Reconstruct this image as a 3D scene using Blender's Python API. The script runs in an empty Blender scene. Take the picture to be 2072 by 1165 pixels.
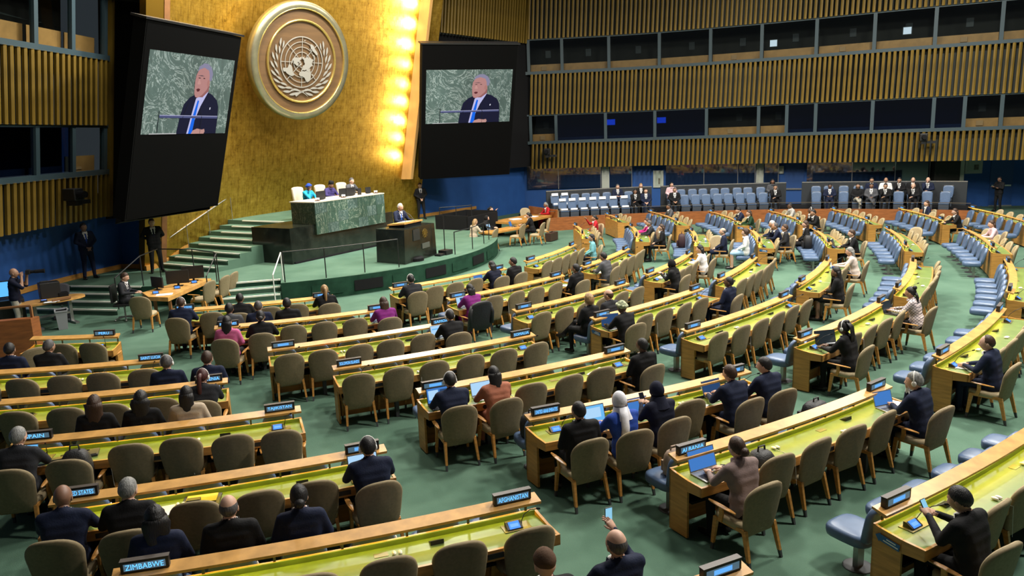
import bpy, bmesh, math, random
import numpy as np
from mathutils import Vector, Matrix

random.seed(7)
scene = bpy.context.scene
COL = scene.collection
PI = math.pi
R = math.radians

# ------------------------------------------------------------------ camera
CAM_H, F_PX, YH, SL = 4.8, 1560.0, 267.0, -0.038
_roll = math.atan(SL); _d = (582.5 - YH) * math.cos(_roll); _p = math.atan(_d / F_PX)
cr, sr, cp, sp = math.cos(_roll), math.sin(_roll), math.cos(_p), math.sin(_p)
_up0 = Vector((0, sp, cp)); _X = Vector((1, 0, 0)); _fw = Vector((0, cp, -sp))
_right = _X * cr + _up0 * sr; _up = -_X * sr + _up0 * cr
cam_data = bpy.data.cameras.new('camera'); cam = bpy.data.objects.new('camera', cam_data); COL.objects.link(cam)
cam_data.sensor_width = 36; cam_data.sensor_fit = 'HORIZONTAL'; cam_data.lens = F_PX / 2072 * 36
cam_data.clip_end = 300
_m = Matrix.Identity(4)
for i in range(3):
    _m[i][0], _m[i][1], _m[i][2] = _right[i], _up[i], -_fw[i]
_m[2][3] = CAM_H
cam.matrix_world = _m
scene.camera = cam

# ------------------------------------------------------------------ world, hall lamps, exposure
scene.view_settings.view_transform = 'Standard'
scene.view_settings.look = 'None'
scene.view_settings.exposure = 0.0
scene.view_settings.gamma = 1.0
scene.view_settings.use_curve_mapping = False
world = bpy.data.worlds.new('world'); scene.world = world; world.use_nodes = True
world.node_tree.nodes['Background'].inputs[0].default_value = (0.75, 0.85, 1.0, 1)
world.node_tree.nodes['Background'].inputs[1].default_value = 0.045

C0 = Vector((-10.8, 31.2, 0)); _th = R(-31)
NU = Vector((math.cos(_th), math.sin(_th), 0)); TV = Vector((-math.sin(_th), math.cos(_th), 0))
def W(u, v, z=0.0): return C0 + NU * u + TV * v + Vector((0, 0, z))
def P(r, a, z=0.0): return C0 + Vector((r * math.cos(a), r * math.sin(a), z))

def lamp(name, kind, loc, energy, color=(1, 1, 1), size=1.0, target=None, **kw):
    l = bpy.data.lights.new(name, kind); o = bpy.data.objects.new(name, l); COL.objects.link(o)
    o.location = loc; l.energy = energy; l.color = color
    if kind == 'AREA':
        l.shape = 'DISK'; l.size = size
    elif kind == 'SPOT':
        l.spot_size = kw.get('cone', R(50)); l.spot_blend = kw.get('blend', 0.5); l.shadow_soft_size = size
    else:
        l.shadow_soft_size = size
    if target is not None:
        o.rotation_euler = (Vector(target) - Vector(loc)).to_track_quat('-Z', 'Y').to_euler()
    return o
# dome downlights over the delegates and the stage
for i, (x, y, e, s) in enumerate([(6.0, 25.0, 1900, 2.0), (13.0, 17.5, 3000, 2.0), (17.0, 28.5, 2300, 2.0), (10.0, 33.0, 1300, 2.0), (3.5, 15.5, 1200, 1.8), (-2.5, 20.5, 520, 1.8), (9.5, 9.5, 2000, 1.8), (-3.0, 10.5, 260, 1.8)]):
    lamp('dome_downlight', 'AREA', (x, y, 14.5), e, (1.0, 0.95, 0.86), s, (x, y, 0))
lamp('stage_downlight', 'AREA', W(8.5, 1.5, 14.0), 2600, (1.0, 0.97, 0.90), 1.5, W(8.0, 0.5, 0))
lamp('stage_downlight', 'AREA', W(6.0, -4.5, 13.5), 1200, (1.0, 0.97, 0.90), 1.5, W(4.5, -4.8, 0))
lamp('podium_spot', 'SPOT', W(17, 2.0, 12.5), 2600, (1.0, 0.97, 0.92), 0.3, W(7.7, .5, 1.9), cone=R(14), blend=0.6)
lamp('dais_spot', 'SPOT', W(17, 1.0, 12.5), 3600, (1.0, 0.97, 0.92), 0.3, W(4.6, 0.8, 2.3), cone=R(24), blend=0.6)

# ------------------------------------------------------------------ materials
MATS = {}
def mat(name, col, rough=0.6, metal=0.0, var=0.0, scale=8.0, bump=0.0, bscale=40.0, emis=None, estr=0.0, spec=0.5, col2=None, coord='Object', stretch=None, coat=0.0):
    if name in MATS: return MATS[name]
    m = bpy.data.materials.new(name); m.use_nodes = True; nt = m.node_tree; b = nt.nodes['Principled BSDF']
    b.inputs['Base Color'].default_value = (*col, 1); b.inputs['Roughness'].default_value = rough; b.inputs['Metallic'].default_value = metal
    b.inputs['Specular IOR Level'].default_value = spec
    if coat: b.inputs['Coat Weight'].default_value = coat; b.inputs['Coat Roughness'].default_value = 0.1
    if emis is not None:
        b.inputs['Emission Color'].default_value = (*emis, 1); b.inputs['Emission Strength'].default_value = estr
    if var or bump:
        tc = nt.nodes.new('ShaderNodeTexCoord'); mp = nt.nodes.new('ShaderNodeMapping'); nt.links.new(tc.outputs[coord], mp.inputs[0])
        if stretch: mp.inputs['Scale'].default_value = stretch
    if var:
        nz = nt.nodes.new('ShaderNodeTexNoise'); nz.inputs['Scale'].default_value = scale; nz.inputs['Detail'].default_value = 5
        nt.links.new(mp.outputs[0], nz.inputs['Vector'])
        rp = nt.nodes.new('ShaderNodeValToRGB'); c2 = col2 or tuple(min(1, c * (1 + var)) for c in col); c1 = col if col2 else tuple(c * (1 - var) for c in col)
        rp.color_ramp.elements[0].position = 0.3; rp.color_ramp.elements[1].position = 0.7
        rp.color_ramp.elements[0].color = (*c1, 1); rp.color_ramp.elements[1].color = (*c2, 1)
        nt.links.new(nz.outputs['Fac'], rp.inputs[0]); nt.links.new(rp.outputs[0], b.inputs['Base Color'])
    if bump:
        n2 = nt.nodes.new('ShaderNodeTexNoise'); n2.inputs['Scale'].default_value = bscale; nt.links.new(mp.outputs[0], n2.inputs['Vector'])
        bp = nt.nodes.new('ShaderNodeBump'); bp.inputs['Strength'].default_value = bump; bp.inputs['Distance'].default_value = 0.02
        nt.links.new(n2.outputs['Fac'], bp.inputs['Height']); nt.links.new(bp.outputs[0], b.inputs['Normal'])
    MATS[name] = m
    return m
def emat(name, col, s):
    return mat(name, (0.004, 0.004, 0.005), 0.9, emis=col, estr=s, spec=0.05)

M_carpet = mat('green_carpet', (0.068, 0.132, 0.092), 0.95, var=0.4, scale=0.9, bump=0.5, bscale=120, spec=0.1, col2=(0.105, 0.185, 0.132))
M_carpet_dark = mat('green_carpet_riser', (0.018, 0.055, 0.034), 0.95, var=0.25, scale=3, spec=0.1)
M_wood = mat('honey_wood', (0.44, 0.215, 0.05), 0.38, var=0.22, scale=3.0, stretch=(1, 1, 9), spec=0.4)
M_wood_top = mat('honey_wood_rail', (0.56, 0.30, 0.085), 0.36, var=0.2, scale=6.0, spec=0.4)
M_wood_red = mat('red_brown_wood', (0.26, 0.085, 0.022), 0.45, var=0.25, scale=3.0, stretch=(1, 1, 6))
M_wood_dark = mat('brown_wood_trim', (0.22, 0.095, 0.03), 0.5, var=0.2, scale=4.0)
M_leather = mat('green_desk_leather', (0.130, 0.190, 0.048), 0.40, var=0.14, scale=5.0, spec=0.35)
M_strip = emat('desk_strip_light', (1.0, 0.80, 0.10), 25.0)
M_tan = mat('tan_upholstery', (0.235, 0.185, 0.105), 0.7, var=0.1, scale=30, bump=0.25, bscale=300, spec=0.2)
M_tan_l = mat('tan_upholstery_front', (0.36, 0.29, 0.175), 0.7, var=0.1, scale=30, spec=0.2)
M_chairwood = mat('chair_wood', (0.50, 0.235, 0.055), 0.4, var=0.2, scale=9, stretch=(1, 1, 4), spec=0.4)
M_rubber = mat('grey_foot', (0.05, 0.055, 0.06), 0.6)
M_blue = mat('blue_vinyl', (0.084, 0.132, 0.225), 0.36, var=0.08, scale=12, spec=0.45)
M_steel = mat('brushed_steel', (0.36, 0.36, 0.35), 0.38, metal=0.9)
M_black = mat('black_plastic', (0.012, 0.012, 0.013), 0.45)
M_blackmat = mat('matte_black', (0.008, 0.008, 0.009), 0.8, spec=0.2)
M_white = mat('white_plastic', (0.75, 0.74, 0.70), 0.45)
M_paper = mat('white_paper', (0.75, 0.76, 0.78), 0.8)
M_nosing = mat('steel_nosing', (0.80, 0.80, 0.70), 0.4)
M_signpanel = mat('sign_display', (0.02, 0.035, 0.05), 0.35, emis=(0.16, 0.30, 0.42), estr=0.42)
M_signdark = mat('sign_display_dark', (0.01, 0.02, 0.04), 0.35, emis=(0.02, 0.10, 0.35), estr=0.5)
M_text = emat('sign_letters', (0.10, 0.42, 1.0), 2.2)
M_bluelcd = emat('microphone_lcd', (0.07, 0.25, 1.0), 1.5)
M_lcd_text = emat('lcd_text', (0.22, 0.50, 1.0), 1.1)
M_signcap = mat('sign_cap', (0.06, 0.048, 0.04), 0.45)
M_bluewall = mat('blue_wall', (0.022, 0.085, 0.29), 0.6, var=0.08, scale=2, spec=0.3)
M_teal = mat('teal_frame', (0.030, 0.056, 0.068), 0.55)
M_slat = mat('golden_slat_wood', (0.175, 0.108, 0.013), 0.5, var=0.3, scale=2.5, stretch=(1, 1, 0.4), spec=0.35)
M_slat_end = mat('slat_end_wood', (0.42, 0.27, 0.09), 0.5)
M_back = mat('slat_backing', (0.022, 0.026, 0.022), 0.8)
M_sill = mat('booth_sill_wood', (0.50, 0.24, 0.075), 0.45, var=0.15, scale=3)
M_dark = mat('booth_interior', (0.020, 0.017, 0.013), 0.9)
M_marble_b = mat('black_marble', (0.008, 0.010, 0.008), 0.16, var=0.9, scale=3.0, col2=(0.022, 0.026, 0.020), spec=0.5)
M_plaq = mat('grey_plaque', (0.09, 0.095, 0.08), 0.5)
M_dkglass = mat('screen_black', (0.003, 0.003, 0.003), 0.85, spec=0.05)
M_housing = mat('screen_housing', (0.004, 0.004, 0.004), 0.85, spec=0.1)

# dark green marble with white veins
def marble(name, base, vein, scale=1.6, rough=0.2, emit=0.0, rot=0.0):
    m = bpy.data.materials.new(name); m.use_nodes = True; nt = m.node_tree; b = nt.nodes['Principled BSDF']
    tc = nt.nodes.new('ShaderNodeTexCoord'); mp = nt.nodes.new('ShaderNodeMapping'); nt.links.new(tc.outputs['Object'], mp.inputs[0])
    mp.inputs['Rotation'].default_value = (rot, rot * .7, rot * 1.3); mp.inputs['Scale'].default_value = (1.0, 1.0, .55)
    n0 = nt.nodes.new('ShaderNodeTexNoise'); n0.inputs['Scale'].default_value = scale * 1.6; n0.inputs['Detail'].default_value = 9; n0.inputs['Roughness'].default_value = .68; n0.inputs['Distortion'].default_value = 2.2
    n1 = nt.nodes.new('ShaderNodeTexNoise'); n1.inputs['Scale'].default_value = scale * .9; n1.inputs['Detail'].default_value = 4
    nt.links.new(mp.outputs[0], n0.inputs['Vector']); nt.links.new(mp.outputs[0], n1.inputs['Vector'])
    rp = nt.nodes.new('ShaderNodeValToRGB'); e = rp.color_ramp.elements
    e[0].position = 0.30; e[0].color = (*base, 1); e[1].position = 0.70; e[1].color = (*[c * 1.7 for c in base], 1)
    for q, c in ((.485, [a * 1.5 for a in base]), (.5, [a * .2 + c * .8 for a, c in zip(base, vein)]), (.515, [a * 1.3 for a in base]), (.60, [a * 1.5 for a in base]), (.615, [a * .55 + c * .45 for a, c in zip(base, vein)]), (.63, [a * 1.6 for a in base])):
        k = e.new(q); k.color = (*c, 1)
    nt.links.new(n0.outputs['Fac'], rp.inputs[0])
    mx = nt.nodes.new('ShaderNodeMix'); mx.data_type = 'RGBA'; mx.blend_type = 'MULTIPLY'; mx.inputs[0].default_value = .6
    r2 = nt.nodes.new('ShaderNodeValToRGB'); r2.color_ramp.elements[0].position = .35; r2.color_ramp.elements[0].color = (.4, .42, .4, 1); r2.color_ramp.elements[1].position = .65; r2.color_ramp.elements[1].color = (1, 1, 1, 1)
    nt.links.new(n1.outputs['Fac'], r2.inputs[0]); nt.links.new(rp.outputs[0], mx.inputs[6]); nt.links.new(r2.outputs[0], mx.inputs[7])
    nt.links.new(mx.outputs[2], b.inputs['Base Color']); b.inputs['Roughness'].default_value = rough
    if emit:
        nt.links.new(mx.outputs[2], b.inputs['Emission Color']); b.inputs['Emission Strength'].default_value = emit
    MATS[name] = m
    return m
M_gmarble = marble('green_marble', (0.036, 0.072, 0.054), (0.42, 0.48, 0.38), 0.75)
M_gmarble2 = marble('green_marble_cool', (0.050, 0.088, 0.078), (0.36, 0.44, 0.40), 0.95, rot=1.1)
M_gmarble3 = marble('green_marble_dark', (0.018, 0.028, 0.017), (0.13, 0.14, 0.09), 0.9, rot=2.0)
M_scrmarble = marble('screen_picture_backdrop', (0.040, 0.066, 0.062), (0.40, 0.48, 0.48), 0.55, 0.9, emit=0.36, rot=.5)

def goldmat():
    m = bpy.data.materials.new('gold_leaf'); m.use_nodes = True; nt = m.node_tree; b = nt.nodes['Principled BSDF']
    tc = nt.nodes.new('ShaderNodeTexCoord'); mp = nt.nodes.new('ShaderNodeMapping'); nt.links.new(tc.outputs['UV'], mp.inputs[0])
    n1 = nt.nodes.new('ShaderNodeTexNoise'); n1.inputs['Scale'].default_value = 34; n1.inputs['Detail'].default_value = 8; n1.inputs['Roughness'].default_value = 0.75
    nt.links.new(mp.outputs[0], n1.inputs['Vector'])
    n2 = nt.nodes.new('ShaderNodeTexNoise'); n2.inputs['Scale'].default_value = 3.0; n2.inputs['Detail'].default_value = 3; nt.links.new(mp.outputs[0], n2.inputs['Vector'])
    br = nt.nodes.new('ShaderNodeTexBrick'); br.inputs['Scale'].default_value = 42; br.inputs['Mortar Size'].default_value = 0.012; br.offset = 0.0
    br.inputs['Brick Width'].default_value = 0.5; br.inputs['Row Height'].default_value = 0.5
    br.inputs['Color1'].default_value = (0.9, 0.9, 0.9, 1); br.inputs['Color2'].default_value = (1, 1, 1, 1); br.inputs['Mortar'].default_value = (0.55, 0.5, 0.4, 1)
    nt.links.new(mp.outputs[0], br.inputs['Vector'])
    rp = nt.nodes.new('ShaderNodeValToRGB'); e = rp.color_ramp.elements
    e[0].position = 0.32; e[0].color = (0.20, 0.105, 0.010, 1); e[1].position = 0.78; e[1].color = (0.74, 0.47, 0.085, 1)
    k = e.new(0.42); k.color = (0.46, 0.27, 0.030, 1)
    ad = nt.nodes.new('ShaderNodeMath'); ad.operation = 'ADD'; ad.inputs[1].default_value = 0
    s2 = nt.nodes.new('ShaderNodeMath'); s2.operation = 'MULTIPLY_ADD'; s2.inputs[1].default_value = 0.22; s2.inputs[2].default_value = -0.11
    nt.links.new(n2.outputs['Fac'], s2.inputs[0]); nt.links.new(n1.outputs['Fac'], ad.inputs[0]); nt.links.new(s2.outputs[0], ad.inputs[1]); nt.links.new(ad.outputs[0], rp.inputs[0])
    m3 = nt.nodes.new('ShaderNodeMapping'); m3.inputs['Scale'].default_value = (85, 14, 1); nt.links.new(tc.outputs['UV'], m3.inputs[0])
    n3 = nt.nodes.new('ShaderNodeTexNoise'); n3.inputs['Scale'].default_value = 1.0; n3.inputs['Detail'].default_value = 6; n3.inputs['Roughness'].default_value = .7; nt.links.new(m3.outputs[0], n3.inputs['Vector'])
    r3 = nt.nodes.new('ShaderNodeValToRGB'); r3.color_ramp.elements[0].position = .38; r3.color_ramp.elements[0].color = (.35, .28, .18, 1); r3.color_ramp.elements[1].position = .52; r3.color_ramp.elements[1].color = (1, 1, 1, 1); nt.links.new(n3.outputs['Fac'], r3.inputs[0])
    my = nt.nodes.new('ShaderNodeMix'); my.data_type = 'RGBA'; my.blend_type = 'MULTIPLY'; my.inputs[0].default_value = 0.45; nt.links.new(rp.outputs[0], my.inputs[6]); nt.links.new(r3.outputs[0], my.inputs[7])
    mx = nt.nodes.new('ShaderNodeMix'); mx.data_type = 'RGBA'; mx.blend_type = 'MULTIPLY'; mx.inputs[0].default_value = 0.8
    nt.links.new(my.outputs[2], mx.inputs[6]); nt.links.new(br.outputs[0], mx.inputs[7]); nt.links.new(mx.outputs[2], b.inputs['Base Color'])
    b.inputs['Metallic'].default_value = 0.8; b.inputs['Roughness'].default_value = 0.36
    bp = nt.nodes.new('ShaderNodeBump'); bp.inputs['Strength'].default_value = 0.35; bp.inputs['Distance'].default_value = 0.03
    nt.links.new(n1.outputs['Fac'], bp.inputs['Height']); nt.links.new(bp.outputs[0], b.inputs['Normal'])
    return m
M_gold = goldmat()

# ------------------------------------------------------------------ mesh helpers
class MB:
    def __init__(s): s.v = []; s.f = []; s.m = []
    def add(s, verts, faces, mi=0):
        o = len(s.v); s.v.extend([tuple(p) for p in verts]); s.f.extend([tuple(i + o for i in f) for f in faces]); s.m.extend([mi] * len(faces)); return s
    def box(s, c, d, rz=0.0, mi=0, mtx=None):
        x, y, z = d[0] / 2, d[1] / 2, d[2] / 2
        vs = [Vector((a * x, b * y, e * z)) for e in (-1, 1) for a, b in ((-1, -1), (1, -1), (1, 1), (-1, 1))]
        M = mtx if mtx is not None else Matrix.Translation(c) @ Matrix.Rotation(rz, 4, 'Z')
        return s.add([M @ p for p in vs], [(3, 2, 1, 0), (4, 5, 6, 7), (0, 1, 5, 4), (1, 2, 6, 5), (2, 3, 7, 6), (3, 0, 4, 7)], mi)
    def prism(s, poly, z0, z1, mi=0):          # poly: list of (x,y), ccw
        n = len(poly); vs = [(x, y, z0) for x, y in poly] + [(x, y, z1) for x, y in poly]
        fs = [tuple(range(n - 1, -1, -1)), tuple(range(n, 2 * n))] + [(i, (i + 1) % n, n + (i + 1) % n, n + i) for i in range(n)]
        return s.add(vs, fs, mi)
    def loft(s, rings, mi=0, cap=True, closed=True):
        n = len(rings[0]); vs = [p for r in rings for p in r]; fs = []
        for k in range(len(rings) - 1):
            for i in range(n if closed else n - 1):
                j = (i + 1) % n; fs.append((k * n + i, k * n + j, (k + 1) * n + j, (k + 1) * n + i))
        if cap:
            fs.append(tuple(range(n - 1, -1, -1))); fs.append(tuple((len(rings) - 1) * n + i for i in range(n)))
        return s.add(vs, fs, mi)
    def tube(s, pts, r, n=8, mi=0):
        pts = [Vector(p) for p in pts]; rs = r if isinstance(r, (list, tuple)) else [r] * len(pts); rings = []
        for i, p in enumerate(pts):
            d = (pts[min(i + 1, len(pts) - 1)] - pts[max(i - 1, 0)]).normalized()
            a = d.orthogonal().normalized() if i == 0 else (rings_a - d * rings_a.dot(d)).normalized()
            rings_a = a; b = d.cross(a)
            rings.append([p + (a * math.cos(2 * PI * k / n) + b * math.sin(2 * PI * k / n)) * rs[i] for k in range(n)])
        return s.loft(rings, mi)
    def lathe(s, prof, n=16, mi=0, c=(0, 0, 0)):   # prof: (r,z)
        rings = [[(c[0] + r * math.cos(2 * PI * k / n), c[1] + r * math.sin(2 * PI * k / n), c[2] + z) for k in range(n)] for r, z in prof]
        return s.loft(rings, mi)
    def ball(s, c, r, n=10, mi=0, mtx=None):
        rx, ry, rz = r if isinstance(r, (tuple, list)) else (r, r, r); M = mtx or Matrix.Identity(4)
        rings = []
        h = max(4, n // 2 + 1)
        for i in range(h + 1):
            a = -PI / 2 + PI * i / h; q = max(math.cos(a), 0.02)
            rings.append([M @ Vector((c[0] + rx * q * math.cos(2 * PI * k / n), c[1] + ry * q * math.sin(2 * PI * k / n), c[2] + rz * math.sin(a))) for k in range(n)])
        return s.loft(rings, mi)
    def grid(s, fn, nu, nv, mi=0):
        vs = [fn(i / nu, j / nv) for j in range(nv + 1) for i in range(nu + 1)]
        fs = [(j * (nu + 1) + i, j * (nu + 1) + i + 1, (j + 1) * (nu + 1) + i + 1, (j + 1) * (nu + 1) + i) for j in range(nv) for i in range(nu)]
        return s.add(vs, fs, mi)
    def mesh(s, name, mats, smooth=False, bevel=0.0, fixn=True):
        me = bpy.data.meshes.new(name); me.from_pydata(s.v, [], s.f)
        for m in (mats if isinstance(mats, (list, tuple)) else [mats]): me.materials.append(m)
        if any(s.m): me.polygons.foreach_set('material_index', s.m)
        if bevel or fixn:
            bm = bmesh.new(); bm.from_mesh(me)
            if fixn: bmesh.ops.recalc_face_normals(bm, faces=bm.faces)
            if bevel: bmesh.ops.bevel(bm, geom=bm.edges[:], offset=bevel, segments=2, profile=0.5, affect='EDGES')
            bm.to_mesh(me); bm.free()
        if smooth: me.polygons.foreach_set('use_smooth', [True] * len(me.polygons))
        me.update()
        return me

def link(name, me, parent=None, loc=None, rz=None, mtx=None):
    o = bpy.data.objects.new(name, me); COL.objects.link(o)
    if parent is not None: o.parent = parent
    if mtx is not None: o.matrix_local = mtx if parent is not None else o.matrix_local; 
    if mtx is not None and parent is None: o.matrix_world = mtx
    if loc is not None: o.location = loc
    if rz is not None: o.rotation_euler = (0, 0, rz)
    return o
def obj(name, mb, mats, parent=None, loc=None, rz=None, smooth=False, bevel=0.0):
    return link(name, mb.mesh(name, mats, smooth, bevel), parent, loc, rz)
def tag(o, label=None, cat=None, group=None, kind=None):
    if label: o['label'] = label
    if cat: o['category'] = cat
    if group: o['group'] = group
    if kind: o['kind'] = kind
    return o
def empty(name, loc=(0, 0, 0), rz=0.0, label=None, cat=None, group=None):
    o = bpy.data.objects.new(name, None); COL.objects.link(o); o.location = loc; o.rotation_euler = (0, 0, rz); o.empty_display_size = 0.1
    return tag(o, label, cat, group)
def struct(name, mb, mats, parent=None, smooth=False):
    o = obj(name, mb, mats, parent, smooth=smooth)
    if parent is None: o['kind'] = 'structure'
    return o
ORD = ['first', 'second', 'third', 'fourth', 'fifth', 'sixth', 'seventh', 'eighth', 'ninth', 'tenth']
_text_cache = {}
def text_mesh(txt, width, height, mat_):
    key = (txt, width, height)
    if key in _text_cache: return _text_cache[key]
    cu = bpy.data.curves.new('letters', 'FONT'); cu.body = txt; cu.align_x = 'CENTER'; cu.align_y = 'CENTER'; cu.size = 1; cu.resolution_u = 2
    o = bpy.data.objects.new('letters', cu); COL.objects.link(o)
    dg = bpy.context.evaluated_depsgraph_get(); me = bpy.data.meshes.new_from_object(o.evaluated_get(dg))
    bpy.data.objects.remove(o); bpy.data.curves.remove(cu)
    n = len(me.vertices); co = np.empty(n * 3); me.vertices.foreach_get('co', co); co = co.reshape(-1, 3)
    lo, hi = co.min(0), co.max(0); sx = width / (hi[0] - lo[0]); sy = height / (hi[1] - lo[1]); sx = min(sx, sy * 1.25)
    co[:, 0] = (co[:, 0] - (lo[0] + hi[0]) / 2) * sx; co[:, 1] = (co[:, 1] - (lo[1] + hi[1]) / 2) * sy
    me.vertices.foreach_set('co', co.ravel()); me.materials.clear(); me.materials.append(mat_); me.name = 'letters'
    _text_cache[key] = me
    return me
# ------------------------------------------------------------------ the setting
def uvpoly(pts, z0, z1):
    mb = MB(); q = [W(u, v) for u, v in pts]; mb.prism([(p.x, p.y) for p in q], z0, z1); return mb
struct('floor', MB().add([(-26, -8, 0), (42, -8, 0), (42, 62, 0), (-26, 62, 0)], [(0, 1, 2, 3)]), [M_carpet])

ZS, ZD = 0.62, 1.86
_arc = [(1.14 + 8.9 * math.cos(a), .8 + 8.9 * math.sin(a)) for a in [R(-42.8 + 73.8 * k / 40) for k in range(41)]]
_st = [(-1.6, -9.3), (0.2, -8.35), (3.8, -7.2), (5.95, -5.95), (7.15, -4.75)] + _arc + [(6.6, 6.9), (5.9, 9.9), (2.6, 14.0), (-1.0, 12.0)]
stage = struct('floor_stage', uvpoly(_st, 0.0, ZS - .012), [M_carpet_dark])
_top = uvpoly(_st, ZS - .011, ZS); struct('stage_carpet', _top, [M_carpet], stage)
# vent panels in the curved stage front
for k, a in enumerate([-34, -25.5, -17, -8.5, 0, 8.5, 17]):
    mb = MB()
    def fv(s, t, a=a):
        q = R(a - 3.1 + 6.2 * s); p = W(1.14 + 8.925 * math.cos(q), .8 + 8.925 * math.sin(q), .13 + .33 * t); return p
    mb.grid(fv, 6, 1); obj('vent_panel', mb, [M_blackmat if k % 2 else M_carpet_dark], stage)

def stair(name, A, B, out, n, z_top, dep, inc_top=True, rise=0.155, wall_u=None):
    A, B, out = Vector((*A, 0)), Vector((*B, 0)), Vector((*out, 0)); root = None
    for i in range(0 if inc_top else 1, n):
        z = z_top - rise * i
        a0, b0 = A + out * dep * (i - 1), B + out * dep * (i - 1); a1, b1 = A + out * dep * i, B + out * dep * i
        if i > 0:
            mb = uvpoly([(a0.x, a0.y), (b0.x, b0.y), (b1.x, b1.y), (a1.x, a1.y)], 0.0 if z_top < 1 else ZS - .02, z)
            o = struct('step', mb, [M_carpet], None) if root is None else obj('step', mb, [M_carpet], root)
            if root is None: root = o; o.name = name; o['kind'] = 'structure'
        e = (b1 - a1).normalized() * .02
        p, q = W(a1.x + e.x, a1.y + e.y, z), W(b1.x - e.x, b1.y - e.y, z); w = W(out.x, out.y) - C0
        mb = MB(); mb.add([p - w * .055 + Vector((0, 0, .006)), q - w * .055 + Vector((0, 0, .006)), q + w * .012 + Vector((0, 0, .006)), p + w * .012 + Vector((0, 0, .006)),
                           p + w * .012 - Vector((0, 0, .04)), q + w * .012 - Vector((0, 0, .04)), p - w * .055 - Vector((0, 0, .004)), q - w * .055 - Vector((0, 0, .004))],
                          [(0, 1, 2, 3), (3, 2, 5, 4), (0, 3, 4, 6), (1, 7, 5, 2)])
        obj('nosing', mb, [M_nosing], root if root else stage)
    return root
stair('floor_steps_1', (0.3, -8.3), (3.8, -7.2), (.303, -.953), 4, ZS, .38)
stair('floor_steps_2', (5.95, -5.95), (7.15, -4.75), (.70, -.714), 4, ZS, .40)
# upper dais with its eight steps along the gold wall
dais = struct('floor_dais', uvpoly([(-1.5, -1.05), (3.52, -1.05), (3.52, 3.4), (-1.5, 3.4)], ZS, ZD), [M_carpet])
for i in range(1, 8):
    z = ZD - .155 * i; v1 = -1.05 - .515 * (i - 1); v0 = v1 - .515; ur = 3.50 if v0 > -2.66 else 4.02
    mb = uvpoly([(.55 + .0 * i, v0), (ur, v0), (ur, v1), (.55, v1)], ZS + .001, z); obj('step', mb, [M_carpet], dais)
for i in range(0, 8):
    z = ZD - .155 * i; v = -1.05 - .515 * i; ur = 3.50 if v > -2.66 else 4.0
    p, q = W(1.25, v, z), W(ur, v, z); w = TV * -1
    mb = MB(); mb.add([p - w * .06 + Vector((0, 0, .006)), q - w * .06 + Vector((0, 0, .006)), q + w * .012 + Vector((0, 0, .006)), p + w * .012 + Vector((0, 0, .006)), p + w * .012 - Vector((0, 0, .04)), q + w * .012 - Vector((0, 0, .04))], [(0, 1, 2, 3), (3, 2, 5, 4)])
    obj('nosing', mb, [M_nosing], dais)

# gold backdrop
def gold_u(v, z): return -0.15 + .02 * (v - 2.9) ** 2 + .22 * (z - .62)
mb = MB(); NVg, NZg = 40, 30
mb.grid(lambda s, t: W(gold_u(-4.6 + 14.9 * s, .62 + 14 * t), -4.6 + 14.9 * s, .62 + 14 * t), NVg, NZg)
me = mb.mesh('wall_gold', [M_gold], smooth=True); uvl = me.uv_layers.new(name='UVMap')
for lp in me.loops:
    i = lp.vertex_index; uvl.data[lp.index].uv = ((i % (NVg + 1)) / NVg * 1.49, (i // (NVg + 1)) / NZg * 1.4)
wall_gold = link('wall_gold', me); wall_gold['kind'] = 'structure'
# gold return and brown strip at the left end of the backdrop
mb = MB(); mb.loft([[W(gold_u(-4.6, z) + du, v, z) for du, v in ((-.2, -5.25), (.12, -5.25), (.12, -4.62), (-.2, -4.62))] for z in (ZS, 3, 6, 12)])
obj('end_return', mb, [M_gold], wall_gold)
mb = MB(); mb.loft([[W(gold_u(-4.6, z) + du, v, z) for du, v in ((-.1, -4.62), (.14, -4.62), (.14, -4.42), (-.1, -4.42))] for z in (ZS, 3, 6, 12)])
obj('brown_strip', mb, [M_wood_dark], wall_gold)
def vseg(name, path, w, z0f, h, m, parent=None):
    mb = MB(); rings = []
    for (u, v, z) in path: rings.append([W(u + du, v, z + dz) for du, dz in ((0, 0), (w, 0), (w, h), (0, h))])
    mb.loft(rings); return struct(name, mb, [m], parent)
bb = [(gold_u(v, .62) - .02, v, z) for v, z in ((-5.3, ZS), (-4.66, ZS), (-4.15, ZS + .1), (-1.1, ZD), (-1.0, ZD), (2, ZD), (3.4, ZD))]
vseg('baseboard_gold', bb, .11, 0, .17, M_wood)
# wood fin at the right of the gold wall
mb = MB(); mb.loft([[W(gold_u(9.05, z) - .25 + du, 9.0 + dv, z) for du, dv in ((0, 0), (.82, 0), (.82, .2), (0, .2))] for z in (2.72, 6, 10, 14.5)])
struct('trim_fin', mb, [mat('pale_oak', (0.60, 0.34, 0.115), 0.45, var=0.12, scale=2, stretch=(1, 1, .3))])
# lamps on the fin graze the gold leaf
for k, z in enumerate([3.6, 4.5, 5.3, 6.2, 7.0, 7.9, 8.8, 9.7, 10.6, 11.4]):
    e = (26, 22, 40, 30, 20, 22, 46, 60, 56, 40)[k]
    u = gold_u(8.7, z) + .80
    lamp('fin_lamp', 'SPOT', W(u, 8.90, z), e * 8.0, (1.0, 0.86, 0.58), .05, W(gold_u(8.3, z + .05) - .1, 8.25, z + .03), cone=R(100), blend=1.0)
for k, (v, z) in enumerate([(-3.0, 12.5), (0.5, 13.0), (4.5, 13.2), (7.0, 13.0)]):
    lamp('backdrop_wash', 'AREA', W(gold_u(v, z) + 1.6, v, z), 170, (1.0, 0.80, 0.45), .6, W(gold_u(v, 6.5), v, 6.5))

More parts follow.
